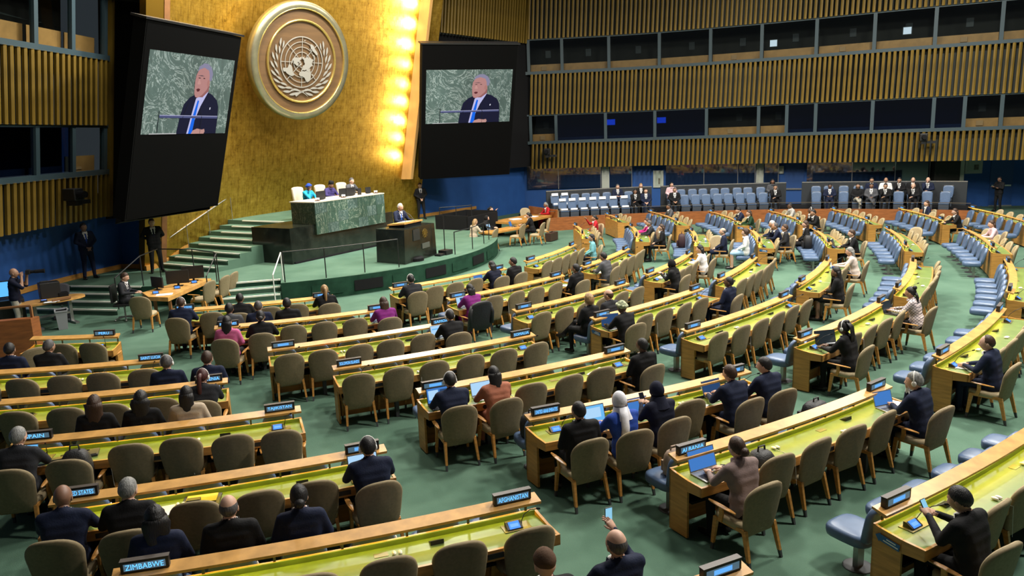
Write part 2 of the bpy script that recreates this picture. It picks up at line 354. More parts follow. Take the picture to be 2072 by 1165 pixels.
class Poly:
    def __init__(s, pts):
        s.p = [Vector((x, y, 0)) for x, y in pts]; s.c = [0]
        for a, b in zip(s.p, s.p[1:]): s.c.append(s.c[-1] + (b - a).length)
        s.L = s.c[-1]
    def at(s, d):
        k = 0
        while k < len(s.c) - 2 and d > s.c[k + 1]: k += 1
        t = (d - s.c[k]) / (s.c[k + 1] - s.c[k]); return s.p[k].lerp(s.p[k + 1], t), (s.p[k + 1] - s.p[k]).normalized()
def smooth_poly(pts, n=6):
    out = []
    for i in range(len(pts) - 1):
        p0, p1, p2, p3 = [Vector((*pts[max(0, min(len(pts) - 1, i + k))], 0)) for k in (-1, 0, 1, 2)]
        for k in range(n):
            t = k / n; q = .5 * ((2 * p1) + (p2 - p0) * t + (2 * p0 - 5 * p1 + 4 * p2 - p3) * t * t + (3 * p1 - p0 - 3 * p2 + p3) * t ** 3); out.append((q.x, q.y))
    return out + [pts[-1]]
def ribbon(poly, z0, z1, off=0.0, lean=0.0, s0=0.0, s1=None, thick=0.0, step=1.0, zl=0.0):
    """vertical strip along the poly; inward normal is to the left of travel when side=-1"""
    s1 = poly.L if s1 is None else s1; n = max(1, int((s1 - s0) / step)); mb = MB(); ra = []
    for i in range(n + 1):
        p, t = poly.at(s0 + (s1 - s0) * i / n); nn = Vector((t.y, -t.x, 0)) * poly.side
        a = p + nn * (off + lean * (z0 - zl)); b = p + nn * (off + lean * (z1 - zl)); a.z = z0; b.z = z1
        if thick: ra.append([a, b, b - nn * thick, a - nn * thick])
        else: ra.append([a, b])
    if thick: mb.loft(ra)
    else: mb.loft(ra, cap=False, closed=False)
    return mb
PR = Poly(smooth_poly([(1.36, 46.34), (7.86, 45.37), (14.44, 42.67), (19.51, 39.71), (24.61, 37.04), (30.0, 34.2)])); PR.side = 1
PRW = Poly([(-3.85, 38.75), (1.36, 46.34)]); PRW.side = 1
PL = Poly([(-14.2, 10.0), (-13.93, 21.0), (-13.60, 26.1)]); PL.side = 1
PLW = Poly([(-12.55, 25.5), (-9.85, 29.0)]); PLW.side = 1

_slat_mesh = {}
def slat_mesh(h, shear, lean=0.0):
    k = (round(h, 2), round(shear, 2), lean)
    if k in _slat_mesh: return _slat_mesh[k]
    mb = MB(); w, d = .066, .10       # folded board: plan is a narrow wedge, open at the top
    prof = [(-w, 0), (-w, d * .75), (0, d), (w, d * .75), (w, 0)]
    lo = [(x, -y, 0) for x, y in prof]; hi = [(x + shear, -y - lean * h, h) for x, y in prof]
    mb.v = lo + hi; n = 5
    mb.f = [(i, (i + 1) % n, n + (i + 1) % n, n + i) for i in range(n)] + [tuple(range(n - 1, -1, -1)), tuple(range(n, 2 * n))]; mb.m = [0] * 6 + [1]
    _slat_mesh[k] = mb.mesh('slat', [M_slat, M_slat_end]); return _slat_mesh[k]
def slats(name, poly, z0, z1, parent_mb_off=.30, lean=0.0, zl=0.0, spacing=.25, shear=lambda s: 0.0, s0=0, s1=None):
    s1 = poly.L if s1 is None else s1
    root = struct(name, ribbon(poly, z0 - .02, z1 + .02, -parent_mb_off, lean, s0, s1, zl=zl), [M_back])
    n = int((s1 - s0) / spacing); rnd = random.Random(len(name) + int(z0 * 10))
    for i in range(n):
        p, t = poly.at(s0 + (i + .5 + rnd.uniform(-.06, .06)) * (s1 - s0) / n); nn = Vector((t.y, -t.x, 0)) * poly.side; q = p + nn * lean * (z0 - zl); q.z = z0
        h = z1 - z0
        o = bpy.data.objects.new('slat', slat_mesh(h, shear(i / n), lean)); COL.objects.link(o); o.parent = root; o.location = q; o.rotation_euler = (0, 0, math.atan2(t.y, t.x))
    return root
shr = lambda s: .06 * (1 - s)
ZR = (2.6, 4.05, 5.72, 8.02, 9.97)
slats('wall_right_lower', PR, ZR[0], ZR[1], shear=lambda s: round(shr(s) * 1.4, 2))
slats('wall_right_middle', PR, ZR[2], ZR[3], shear=lambda s: round(shr(s) * 2.2, 2))
slats('wall_right_upper', PR, ZR[4], 12.6, shear=lambda s: round(shr(s) * 2.6, 2))
slats('wall_right_wing', PRW, 9.75, 12.6, shear=lambda s: .45)
ZLV = (2.53, 3.93, 5.5, 7.55, 9.5)
slats('wall_left_lower', PL, ZLV[0], ZLV[1], lean=.15, zl=2.53, spacing=.27, s0=4.0)
slats('wall_left_middle', PL, ZLV[2], ZLV[3], lean=.15, zl=2.53, spacing=.27, s0=4.0)
slats('wall_left_upper', PL, ZLV[4], 11.6, lean=.15, zl=2.53, spacing=.27, s0=9.0)
slats('wall_left_wing', PLW, 9.45, 12.4, lean=.15, zl=9.45, spacing=.24)

# clear pane: mostly see-through, glossy at grazing angles
def pane_mat(name, refl, tint=(1, 1, 1)):
    m = bpy.data.materials.new(name); m.use_nodes = True; nt = m.node_tree; nt.nodes.remove(nt.nodes['Principled BSDF']); out = nt.nodes['Material Output']
    a = nt.nodes.new('ShaderNodeBsdfTransparent'); a.inputs[0].default_value = (*tint, 1); g = nt.nodes.new('ShaderNodeBsdfGlossy'); g.inputs['Roughness'].default_value = .02
    mx = nt.nodes.new('ShaderNodeMixShader'); mx.inputs[0].default_value = refl; nt.links.new(a.outputs[0], mx.inputs[1]); nt.links.new(g.outputs[0], mx.inputs[2]); nt.links.new(mx.outputs[0], out.inputs[0])
    return m
M_pane = pane_mat('booth_glass', .05, (.8, .85, .85)); M_mirror = pane_mat('reflective_glass', .16, (.25, .4, .7))

_wn = [0]
def booths(poly, mull, z0, z1, lean=0.0, zl=0.0, sill=.42, glazed=None):
    base = struct('booth_wall', ribbon(poly, z0, z1, -1.6, lean, mull[0] - .2, mull[-1] + .2, zl=zl), [M_dark]); base.name = 'wall_booth'
    obj('booth_floor', MB().add(*_strip(poly, z0 - .01, -1.7, .1, mull[0] - .3, mull[-1] + .3, lean, zl)), [M_dark], base)
    obj('booth_ceiling', MB().add(*_strip(poly, z1 + .01, -1.7, .1, mull[0] - .3, mull[-1] + .3, lean, zl)), [M_dark], base)
    obj('top_frame', ribbon(poly, z1 - .06, z1 + .03, .02, lean, mull[0] - .2, mull[-1] + .2, .12, zl=zl), [M_teal], base)
    obj('bottom_frame', ribbon(poly, z0 - .02, z0 + .16, .06, lean, mull[0] - .2, mull[-1] + .2, .14, zl=zl), [M_teal], base)
    for s in mull: obj('mullion', ribbon(poly, z0 + .1, z1 - .02, .05, lean, s - .085, s + .085, .14, step=9, zl=zl), [M_teal], base)
    for k, (a, b) in enumerate(zip(mull, mull[1:])):
        _wn[0] += 1; g = glazed and k in glazed
        w = struct('window_%d' % _wn[0], ribbon(poly, z0 + .12, z1 - .04, -.03, lean, a + .07, b - .07, .012, step=3, zl=zl), [M_mirror if g else M_pane])
        obj('sill_board', ribbon(poly, z0 + .14, z0 + .14 + (sill * .45 if g else sill), -.30, lean, a + .08, b - .08, .03, step=3, zl=zl), [M_sill], w)
        if not g and k % 2 == 0:
            p, t = poly.at(a + (b - a) * .45); nn = Vector((t.y, -t.x, 0)) * poly.side; q = p + nn * (-.27 + lean * (z0 - zl)); q.z = z0 + .33
            mb = MB(); mb.box((0, 0, 0), (.30, .03, .24), math.atan2(t.y, t.x)); obj('speaker_box', mb, [mat('pale_speaker', (.46, .25, .11), .5)], w, q, bevel=.008)
        if not g:
            p, t = poly.at(a + (b - a) * .55); nn = Vector((t.y, -t.x, 0)) * poly.side; q = p + nn * (-1.57 + lean * (z0 - zl)); q.z = (z0 + z1) / 2 + .25
            mb = MB(); mb.box((0, 0, 0), (.32, .02, .42), math.atan2(t.y, t.x)); obj('notice_frame', mb, [M_black], w, q)
    return base
def _strip(poly, z, o0, o1, s0, s1, lean, zl):
    n = max(1, int((s1 - s0) / 1.5)); vs = []
    for i in range(n + 1):
        p, t = poly.at(max(0, min(poly.L, s0 + (s1 - s0) * i / n))); nn = Vector((t.y, -t.x, 0)) * poly.side
        for o in (o0, o1): q = p + nn * (o + lean * (z - zl)); q.z = z; vs.append(q)
    return vs, [(2 * i, 2 * i + 2, 2 * i + 3, 2 * i + 1) for i in range(n)]
booths(PR, [.1, 2.03, 4.71, 7.55, 10.36, 13.06, 15.81, 18.56, 21.24, 23.98, 26.6, 29.2], ZR[3], ZR[4])
booths(PR, [.1, 1.59, 4.47, 7.3, 10.19, 12.99, 14.45, 15.91, 18.65, 21.39, 22.71, 24.25, 27.0, 29.6], ZR[1], ZR[2], glazed=(1, 2, 3, 6, 7, 8, 9))
booths(PL, [5.0, 7.6, 10.2, 12.6, 14.3, 16.0], ZLV[3], ZLV[4], .15, 2.53, sill=.55)
booths(PL, [5.0, 7.6, 10.2, 12.6, 14.3, 16.0], ZLV[1], ZLV[2], .15, 2.53, sill=.5, glazed=(2, 3))
# wood edge trims at the end of the left wall and dark walls behind the screens
mb = MB(); mb.loft([[Vector((-13.56 + .15 * (z - 2.53) + a, 26.15 + b, z)) for a, b in ((-.3, 0), (.05, 0), (.05, .22), (-.3, .22))] for z in (2.5, 5, 8, 11)]); struct('trim_left_end', mb, [M_slat])
mb = MB(); mb.add([(-13.9, 26.3, 2.4), (-12.0, 28.2, 2.4), (-10.6, 29.5, 12.5), (-12.6, 26.3, 12.5)], [(0, 1, 2, 3)]); struct('wall_behind_left_screen', mb, [M_blackmat])
mb = MB(); mb.add([(-4.6, 39.9, 2.75), (1.5, 46.6, 2.75), (1.5, 46.6, 12.6), (-3.4, 39.3, 12.6)], [(0, 1, 2, 3)]); struct('wall_behind_right_screen', mb, [M_blackmat])

# blue walls
BL = Poly([(-15.0, 6.0), (-14.95, 20.0), (-14.42, 24.45), (-13.5, 27.3), (-12.75, 26.55)]); BL.side = 1
struct('wall_left', ribbon(BL, 0, 3.3, 0, thick=.1, step=1.5), [M_bluewall])
struct('baseboard_left', ribbon(BL, ZS, ZS + .16, .04, s0=16.0, thick=.05, step=1.5), [M_wood])
BR = Poly([(-5.0, 39.75), (1.0, 47.2)]); BR.side = 1
struct('wall_front_right', ribbon(BR, 0, 3.4, 0, thick=.1), [M_bluewall])
struct('baseboard_right', ribbon(BR, ZS, ZS + .16, .04, thick=.05, s1=5.0), [M_wood])
PB = Poly(smooth_poly([(0.7, 47.4), (8.0, 46.35), (14.9, 43.9), (20.0, 41.7), (26.0, 40.7), (34.0, 39.2)])); PB.side = 1
wall_right = struct('wall_right', ribbon(PB, 0, 3.2, 0, thick=.1), [M_bluewall])
# ------------------------------------------------------------------ people: bodies grown from tapered limbs, remeshed into one skin
Z_TOP, Z_BOT, Z_SKIN, Z_SHOE, Z_SHIRT, Z_TIE, Z_EYE, Z_LIP = range(8)
def _caps(mb, a, b, ra, rb, n=9):
    a, b = Vector(a), Vector(b); d = (b - a)
    if d.length < 1e-4: d = Vector((0, 0, 1e-3)); b = a + d
    d.normalize(); u = d.orthogonal().normalized(); w = d.cross(u); rings = []
    for t in (-0.98, -0.75, -0.35, 0.0):
        q = math.sqrt(1 - t * t); rings.append([a + d * ra * t + (u * math.cos(2 * PI * k / n) + w * math.sin(2 * PI * k / n)) * ra * q for k in range(n)])
    for t in (0.0, 0.35, 0.75, 0.98):
        q = math.sqrt(1 - t * t); rings.append([b + d * rb * t + (u * math.cos(2 * PI * k / n) + w * math.sin(2 * PI * k / n)) * rb * q for k in range(n)])
    mb.loft(rings)

# wrist/elbow targets per pose (forward x, left +y, up z), sides L then R
POSES = {
 'type':   dict(lean=0.22, el=((0.24, .27, .83), (0.24, -.27, .83)), wr=((.50, .11, .81), (.50, -.11, .81))),
 'desk':   dict(lean=0.16, el=((0.18, .30, .82), (0.18, -.30, .82)), wr=((.44, .03, .80), (.42, -.07, .80))),
 'lap':    dict(lean=0.0,  el=((0.03, .27, .80), (0.03, -.27, .80)), wr=((.27, .07, .67), (.27, -.07, .67))),
 'back':   dict(lean=-.12, el=((0.00, .29, .80), (0.00, -.29, .80)), wr=((.24, .20, .70), (.24, -.20, .70))),
 'chin':   dict(lean=0.20, el=((0.22, .26, .82), (0.34, -.18, .82)), wr=((.44, .02, .80), (.27, -.06, 1.08))),
 'chinlap':dict(lean=0.08, el=((0.10, .26, .80), (0.20, -.17, .84)), wr=((.28, -.02, .74), (.17, -.05, 1.10))),
 'phone':  dict(lean=0.20, el=((0.20, .24, .84), (0.20, -.24, .84)), wr=((.43, .07, .95), (.43, -.07, .93))),
 'phoneup':dict(lean=0.0,  el=((0.12, .27, .85), (0.18, -.25, .95)), wr=((.30, .05, .72), (.34, -.16, 1.18))),
 'cross':  dict(lean=-.06, el=((0.02, .28, .80), (0.02, -.28, .80)), wr=((.26, .06, .72), (.27, -.05, .71)), crossed=True),
 'papers': dict(lean=0.03, el=((0.06, .27, .80), (0.06, -.27, .80)), wr=((.34, .11, .78), (.34, -.11, .78))),
 'turn':   dict(lean=0.10, el=((0.10, .30, .80), (0.20, -.27, .82)), wr=((.30, .16, .76), (.45, -.10, .80))),
 'stand_clasp':  dict(stand=True, lean=0.0, el=((.02, .29, 1.17), (.02, -.29, 1.17)), wr=((.19, .05, .99), (.19, -.05, .99))),
 'stand_back':   dict(stand=True, lean=0.0, el=((-.08, .31, 1.18), (-.08, -.31, 1.18)), wr=((-.17, .06, 1.02), (-.17, -.06, 1.02))),
 'stand_crossed':dict(stand=True, lean=-.03, el=((.08, .28, 1.17), (.08, -.28, 1.17)), wr=((.24, -.07, 1.24), (.25, .07, 1.20))),
 'stand_camera': dict(stand=True, lean=0.04, el=((.26, .20, 1.22), (.24, -.20, 1.22)), wr=((.34, .08, 1.52), (.24, -.06, 1.50))),
 'stand_lectern':dict(stand=True, lean=0.10, el=((.16, .29, 1.16), (.18, -.29, 1.16)), wr=((.45, .22, 1.14), (.46, -.10, 1.14))),
 'stand_phone':  dict(stand=True, lean=0.0, el=((.10, .26, 1.18), (.12, -.26, 1.20)), wr=((.32, .07, 1.36), (.32, -.06, 1.38))),
}
def _body(pose, female, skirt, shortsleeve, bare):
    d = POSES[pose]; st = d.get('stand'); L = d['lean']; zp = 0.95 if st else 0.575; caps = []; s = 0.93 if female else 1.0
    def T(h, y, off=0.0): return (math.sin(L) * h + off * math.cos(L), y * s, zp + math.cos(L) * h - off * math.sin(L))
    lv = [(0.0, .085, .135), (.10, .085, .128), (.20, .08, .122 if not female else .108), (.30, .105, .124 if not female else .115), (.38, .125, .112 if not female else .105), (.45, .145, .082)]
    for (h, w, r) in lv: caps.append((T(h, -w), T(h, w), r, r, Z_TOP if h > 0.04 or st else Z_TOP))
    for (h0, w0, r0), (h1, w1, r1) in zip(lv, lv[1:]):
        for sg in (-1, 0, 1): caps.append((T(h0, sg * w0), T(h1, sg * w1), r0 * .97, r1 * .97, Z_TOP))
    caps.append((T(.47, -.06), T(.47, .06), .075, .075, Z_TOP))
    nk0, nk1 = T(.46, 0, -.012), T(.565, 0, .020)
    caps.append((nk0, nk1, .064 * s, .058 * s, Z_SKIN)); caps.append((T(.485, -.025, -.015), T(.485, .025, -.015), .066, .066, Z_TOP)); caps.append((T(.515, -.012, -.016), T(.515, .012, -.016), .058, .058, Z_TOP))
    for i, sg in enumerate((1, -1)):
        sh = T(.455, sg * .195); e = d['el'][i]; w = d['wr'][i]; caps.append((T(.475, sg * .05, -.01), T(.455, sg * .18), .074 * s, .072 * s, Z_TOP))
        caps.append((sh, e, .076 * s, .056 * s, Z_TOP)); caps.append((e, w, .050 * s, .036 * s, Z_SKIN if shortsleeve else Z_TOP))
    # legs
    if st:
        for sg in (1, -1):
            hip = (0, sg * .095, .90); kn = (.03, sg * .125, .50); an = (-.01, sg * .15, .09)
            caps += [(hip, kn, .105, .072, Z_BOT), (kn, an, .070, .052, Z_SKIN if bare else Z_BOT), ((-.04, sg * .15, .055), (.16, sg * .18, .045), .05, .042, Z_SHOE)]
        if pose == 'stand_clasp' or True: caps.append(((0, -.06, .86), (0, .06, .86), .125, .125, Z_TOP if not female else Z_BOT))
    else:
        for sg in (1, -1):
            hip = (0.02, sg * .10, .565)
            if d.get('crossed') and sg == -1:
                kn = (.45, -.02, .66); an = (.66, .16, .40); toe = (.80, .22, .36)
            else:
                kn = (.45, sg * .12, .545); an = (.44, sg * .12, .09); toe = (.62, sg * .13, .045)
            caps += [(hip, kn, .098, .072, Z_BOT), (kn, an, .066, .046, Z_SKIN if bare else Z_BOT), ((an[0] - .03, an[1], an[2] - .035), toe, .046, .04, Z_SHOE)]
        if skirt: caps.append(((.15, -.07, .56), (.40, -.07, .56), .10, .10, Z_BOT)); caps.append(((.15, .07, .56), (.40, .07, .56), .10, .10, Z_BOT))
        caps.append(((-.03, -.06, .54), (-.03, .06, .54), .125, .125, Z_BOT))
    return caps, nk1, L
_body_cache = {}
def body_arrays(pose, female=False, skirt=False, shortsleeve=False, bare=False, vneck=True, voxel=0.021):
    key = (pose, female, skirt, shortsleeve, bare, vneck, voxel)
    if key in _body_cache: return _body_cache[key]
    caps, nk1, L = _body(pose, female, skirt, shortsleeve, bare)
    mb = MB()
    for a, b, ra, rb, zn in caps: _caps(mb, a, b, ra, rb)
    me = mb.mesh('body', [M_black]); o = bpy.data.objects.new('body', me); ts = bpy.data.scenes.new('grow'); ts.collection.objects.link(o)
    md = o.modifiers.new('r', 'REMESH'); md.mode = 'VOXEL'; md.voxel_size = voxel
    sm = o.modifiers.new('s', 'SMOOTH'); sm.factor = 0.5; sm.iterations = 3
    
    with bpy.context.temp_override(scene=ts, view_layer=ts.view_layers[0]):
        dg = bpy.context.evaluated_depsgraph_get(); ev = bpy.data.meshes.new_from_object(o.evaluated_get(dg))
    nv = len(ev.vertices); co = np.empty(nv * 3); ev.vertices.foreach_get('co', co); co = co.reshape(-1, 3)
    faces = [tuple(p.vertices) for p in ev.polygons]
    bpy.data.objects.remove(o); bpy.data.scenes.remove(ts); bpy.data.meshes.remove(me); bpy.data.meshes.remove(ev)
    fc = np.array([co[list(f)].mean(0) for f in faces])
    A = np.array([c[0] for c in caps]); B = np.array([c[1] for c in caps]); RA = np.array([c[2] for c in caps]); RB = np.array([c[3] for c in caps]); ZN = np.array([c[4] for c in caps])
    best = np.full(len(fc), 1e9); zone = np.zeros(len(fc), int)
    for i in range(len(caps)):
        ab = B[i] - A[i]; t = np.clip(((fc - A[i]) @ ab) / max(ab @ ab, 1e-9), 0, 1); dd = np.linalg.norm(fc - A[i] - t[:, None] * ab, axis=1) - (RA[i] + (RB[i] - RA[i]) * t)
        k = dd < best; best[k] = dd[k]; zone[k] = ZN[i]
    if vneck:   # shirt and tie down the chest
        zp = 0.95 if POSES[pose].get('stand') else 0.575
        h = fc[:, 2] - zp; fx = fc[:, 0] - np.sin(L) * h; wd = np.clip((h - .16) / .31, 0, 1) * .075
        k = (zone == Z_TOP) & (fx > .06) & (h > .16) & (h < .56) & (np.abs(fc[:, 1]) < wd); zone[k] = Z_SHIRT
        zone[k & (np.abs(fc[:, 1]) < .022) & (h < .47)] = Z_TIE
        k = (zone == Z_SKIN) & (h > .44) & (h < .525) & (np.abs(fc[:, 1]) < .09) & (np.abs(fx) < .11); zone[k] = Z_SHIRT
    d = POSES[pose]; hands = []
    for i in (0, 1): hands.append((Vector(d['el'][i]), Vector(d['wr'][i]), 1 if i == 0 else -1))
    res = (co, faces, zone, Vector(nk1), L, hands)
    _body_cache[key] = res
    return res

def hand_mb(el, wr, side, curl=0.5):
    mb = MB(); x = (wr - el).normalized(); up = Vector((0, 0, 1)); y = up.cross(x)
    if y.length < 0.2: y = Vector((0, 1, 0))
    y.normalize(); z = x.cross(y)
    def Lp(a, b, c): return wr + x * a + y * b * side + z * c
    mb.loft([[Lp(a, b * w, c * t) for b, c in ((-1, -1), (1, -1), (1.15, 0), (1, 1), (-1, 1), (-1.15, 0))] for a, w, t in ((-.01, .026, .020), (.03, .036, .017), (.075, .040, .014), (.092, .036, .010))])
    for k, (b, ln) in enumerate(((-.030, .060), (-.010, .076), (.011, .071), (.030, .055))):
        c0 = curl * (0.8 + .1 * k); p = [Lp(.085, -b, 0)]; a = 0.0
        for j in range(3):
            a += c0 * 0.6; q = p[-1] + (x * math.cos(a) - z * math.sin(a)) * ln * (.45, .32, .23)[j]; p.append(q)
        mb.tube(p, [.0095, .009, .008, .006], 6)
    mb.tube([Lp(.02, -.034, 0), Lp(.05, -.056, -.012), Lp(.078, -.055, -.026)], [.012, .011, .007], 6)
    return mb

def _head_r(th, ph):
    # direction angles: th azimuth (0 = face), ph elevation
    x, y, z = math.cos(ph) * math.cos(th), math.cos(ph) * math.sin(th), math.sin(ph)
    return x, y, z
def head_point(th, ph, k=1.0, feat=True):
    x, y, z = _head_r(th, ph)
    px, py, pz = x * .100, y * .081, z * .119
    if z < -.1:
        t = min(1, (-.1 - z) / .8); py *= 1 - .30 * t; 
        if x > 0: px *= 1 - .06 * t
        else: px *= 1 - .38 * t
    if z > .2 and x > 0: px *= 1 - .10 * (z - .2)
    if feat and x > 0:
        g = lambda yy, zz, sy, sz: math.exp(-((py - yy) / sy) ** 2 - ((pz - zz) / sz) ** 2)
        px += .024 * g(0, -.022, .013, .022) + .005 * g(0, .034, .05, .010) - .010 * (g(.031, .010, .015, .011) + g(-.031, .010, .015, .011)) + .006 * g(0, -.062, .022, .010) + .008 * g(0, -.100, .022, .016)
    return Vector((px * k, py * k, pz * k))
def head_mb(nu=28, nv=22):
    mb = MB(); vs = []
    for j in range(nv + 1):
        ph = -PI / 2 + PI * j / nv
        for i in range(nu): vs.append(head_point(2 * PI * i / nu, ph))
    fs = []; ms = []
    for j in range(nv):
        for i in range(nu):
            f = (j * nu + i, j * nu + (i + 1) % nu, (j + 1) * nu + (i + 1) % nu, (j + 1) * nu + i)
            c = sum((vs[q] for q in f), Vector()) / 4; m = Z_SKIN
            if c.x > .06 and abs(c.y) < .024 and -.068 < c.z < -.052: m = Z_LIP
            fs.append(f); ms.append(m)
    mb.v = [tuple(v) for v in vs]; mb.f = fs; mb.m = ms
    for sg in (1, -1):
        mb.ball((-.005, sg * .078, -.012), (.020, .009, .032), 8, Z_SKIN)
        mb.ball((.080, sg * .031, .011), (.010, .012, .0065), 6, Z_EYE)
    return mb
_HEAD = head_mb()

def hair_mb(style, rng):
    mb = MB(); nu, nv = 28, 22
    def cap(cond, grow=.075, noise=.0, inner=False):
        pts = {}
        for j in range(nv + 1):
            ph = -PI / 2 + PI * j / nv
            for i in range(nu):
                th = 2 * PI * i / nu; x, y, z = _head_r(th, ph); c = cond(x, y, z)
                k = 1.0 + (grow * min(1, max(0, c) * 4) + (rng.uniform(-noise, noise) if c > 0 else 0)) if c > -.0 else 0.97
                pts[(i, j)] = head_point(th, ph, k, feat=False)
        idx = {}; vs = []; fs = []
        def vid(q):
            if q not in idx: idx[q] = len(vs); vs.append(pts[q])
            return idx[q]
        for j in range(nv):
            for i in range(nu):
                ph = -PI / 2 + PI * (j + .5) / nv; th = 2 * PI * (i + .5) / nu
                if cond(*_head_r(th, ph)) > -.06: fs.append([vid((i, j)), vid(((i + 1) % nu, j)), vid(((i + 1) % nu, j + 1)), vid((i, j + 1))])
        mb.add(vs, fs)
    hl = lambda x, y, z: z - (.52 if x > .55 else (.52 - (.55 - x) * 1.0 if x > .1 else (.07 - (.1 - x) * .62)))
    if style in ('short', 'pony', 'bun', 'long', 'bob'):
        cap(hl, .095 if style == 'short' else .11, .018)
    if style == 'crop': cap(hl, .035, .004)
    if style == 'fringe':
        cap(lambda x, y, z: min(z - (.07 - (.1 - x) * .62), .42 - z, .25 - x), .05, .004)
    if style == 'receding':
        cap(lambda x, y, z: min(z - (.07 - (.1 - x) * .62), .35 - x), .06, .006)
    if style == 'curly': cap(lambda x, y, z: hl(x, y, z) + (.25 if x < .3 else 0), .26, .07)
    if style in ('long', 'bob', 'longcurly'):
        if style == 'longcurly': cap(hl, .16, .05)
        bot = -.20 if style == 'bob' else -.34; ns = .012 if style == 'longcurly' else .004; wd = .105 if style != 'longcurly' else .13
        rings = []
        for k in range(7):
            t = k / 6; z = .03 + (bot - .03) * t; w = wd * (1 - .25 * t) ; cx = -.055 - .035 * t; dp = .055 - .02 * t
            rings.append([Vector((cx + dp * math.cos(a) * (1 if math.cos(a) < 0 else .45) + rng.uniform(-ns, ns), w * math.sin(a) * (.85 if t < .1 else 1) + rng.uniform(-ns, ns), z)) for a in [2 * PI * q / 12 for q in range(12)]])
        mb.loft(rings)
    if style == 'pony':
        mb.tube([(-.09, 0, .05), (-.145, 0, .02), (-.15, .01, -.10), (-.135, .01, -.22), (-.125, 0, -.28)], [.03, .034, .034, .028, .01], 8)
    if style == 'bun': mb.ball((-.115, 0, -.02), (.05, .055, .05), 10)
    if style == 'topbun':
        cap(hl, .09, .01); mb.ball((-.08, 0, .10), (.045, .05, .045), 10); mb.tube([(-.10, .02, .0), (-.13, .03, -.1), (-.13, .03, -.2)], [.03, .028, .012], 7)
    if style == 'braids':
        cap(hl, .08, .006); mb.ball((-.06, 0, .11), (.05, .05, .035), 8)
        for k in range(6): mb.tube([(-.08, -.04 + .016 * k, .10), (-.14, -.05 + .02 * k, .02), (-.15, -.05 + .02 * k, -.12), (-.14, -.05 + .02 * k, -.22)], .011, 6)
    if style in ('hijab', 'hijab_cape'):
        cap(lambda x, y, z: (.3 if (x < .62 or z > .62) else -.3), .14, .008)
        rings = []
        for k in range(6):
            t = k / 5; w = .088 + .10 * t ** 1.4; dpt = .088 + .05 * t
            rings.append([Vector((-.015 - .01 * t + dpt * math.cos(a), w * math.sin(a), -.06 - .16 * t + rng.uniform(-.004, .004))) for a in [2 * PI * q / 18 for q in range(18)]])
        mb.loft(rings, cap=False)
        if style == 'hijab_cape':
            mb.loft([[Vector((cx + dx, cy + dy, z)) for dx, dy in ((-.02, -.05), (.015, -.05), (.015, .05), (-.02, .05))] for cx, cy, z in ((-.10, .02, -.06), (-.165, .04, -.16), (-.19, .05, -.30), (-.18, .06, -.42))])
    if style == 'turban':
        cap(lambda x, y, z: z - (.30 if x > .3 else -.05), .20, .02)
        mb.tube([(.075, -.05, .07), (.0, -.095, .055), (-.09, -.05, .03), (-.10, .04, .03), (-.01, .095, .055), (.08, .04, .075)], .03, 7)
    if style == 'songkok':
        mb.lathe([(.088, .04), (.093, .05), (.090, .135), (.084, .14), (.01, .14)], 20)
        cap(lambda x, y, z: min(z - (.07 - (.1 - x) * .62), .3 - x), .03)
    if style == 'beanie': cap(lambda x, y, z: z - .12, .16, .01)
    return mb

SKIN = {'l': mat('skin_light', (0.55, 0.33, 0.235), 0.55, var=0.06, scale=30), 'm': mat('skin_tan', (0.36, 0.20, 0.125), 0.55, var=0.06, scale=30),
        'd': mat('skin_dark', (0.105, 0.052, 0.032), 0.5, var=0.06, scale=30), 'b': mat('skin_brown', (0.20, 0.10, 0.06), 0.5, var=0.06, scale=30)}
def hairm(n, c, v=0.25): return mat('hair_' + n, c, 0.5, var=v, scale=60, bump=0.35, bscale=110, stretch=(1, 1, .12), spec=0.4)
HAIR = {'black': hairm('black', (0.010, 0.009, 0.009)), 'brown': hairm('brown', (0.045, 0.022, 0.012)), 'auburn': hairm('auburn', (0.055, 0.012, 0.010)), 'grey': hairm('grey', (0.20, 0.20, 0.19), .4), 'white': hairm('white', (0.45, 0.44, 0.42)), 'blond': hairm('blond', (0.28, 0.17, 0.075), .35), 'salt': hairm('salt', (0.07, 0.066, 0.066), .5)}
FAB = {}
def fab(c):
    if isinstance(c, str): c = FABC[c]
    if isinstance(c, bpy.types.Material): return c
    k = 'cloth_%02x%02x%02x' % tuple(int(min(1, q) * 255) for q in c)
    if k not in MATS: mat(k, c, 0.8, var=0.12, scale=14, bump=0.15, bscale=60, spec=0.2)
    return MATS[k]
FABC = {'navy': (0.010, 0.015, 0.038), 'black': (0.008, 0.008, 0.009), 'char': (0.020, 0.021, 0.025), 'grey': (0.07, 0.072, 0.08), 'white': (0.72, 0.71, 0.70), 'blue': (0.02, 0.06, 0.32), 'tie': (0.02, 0.10, 0.50),
        'mauve': (0.20, 0.145, 0.135), 'coral': (0.34, 0.125, 0.075), 'teal': (0.16, 0.42, 0.46), 'red': (0.38, 0.012, 0.02), 'pink': (0.50, 0.11, 0.24), 'purple': (0.19, 0.02, 0.17), 'lblue': (0.30, 0.45, 0.62), 'beige': (0.42, 0.34, 0.25),
        'cyan': (0.02, 0.30, 0.48), 'indigo': (0.045, 0.035, 0.13), 'khaki': (0.36, 0.34, 0.28), 'lgrey': (0.34, 0.33, 0.31), 'green': (0.01, 0.035, 0.016), 'magenta': (0.40, 0.02, 0.18), 'cream': (0.58, 0.50, 0.45), 'hij': (0.62, 0.62, 0.66), 'dnavy': (0.006, 0.008, 0.022), 'rose': (0.60, 0.42, 0.45), 'brown': (0.09, 0.05, 0.03)}
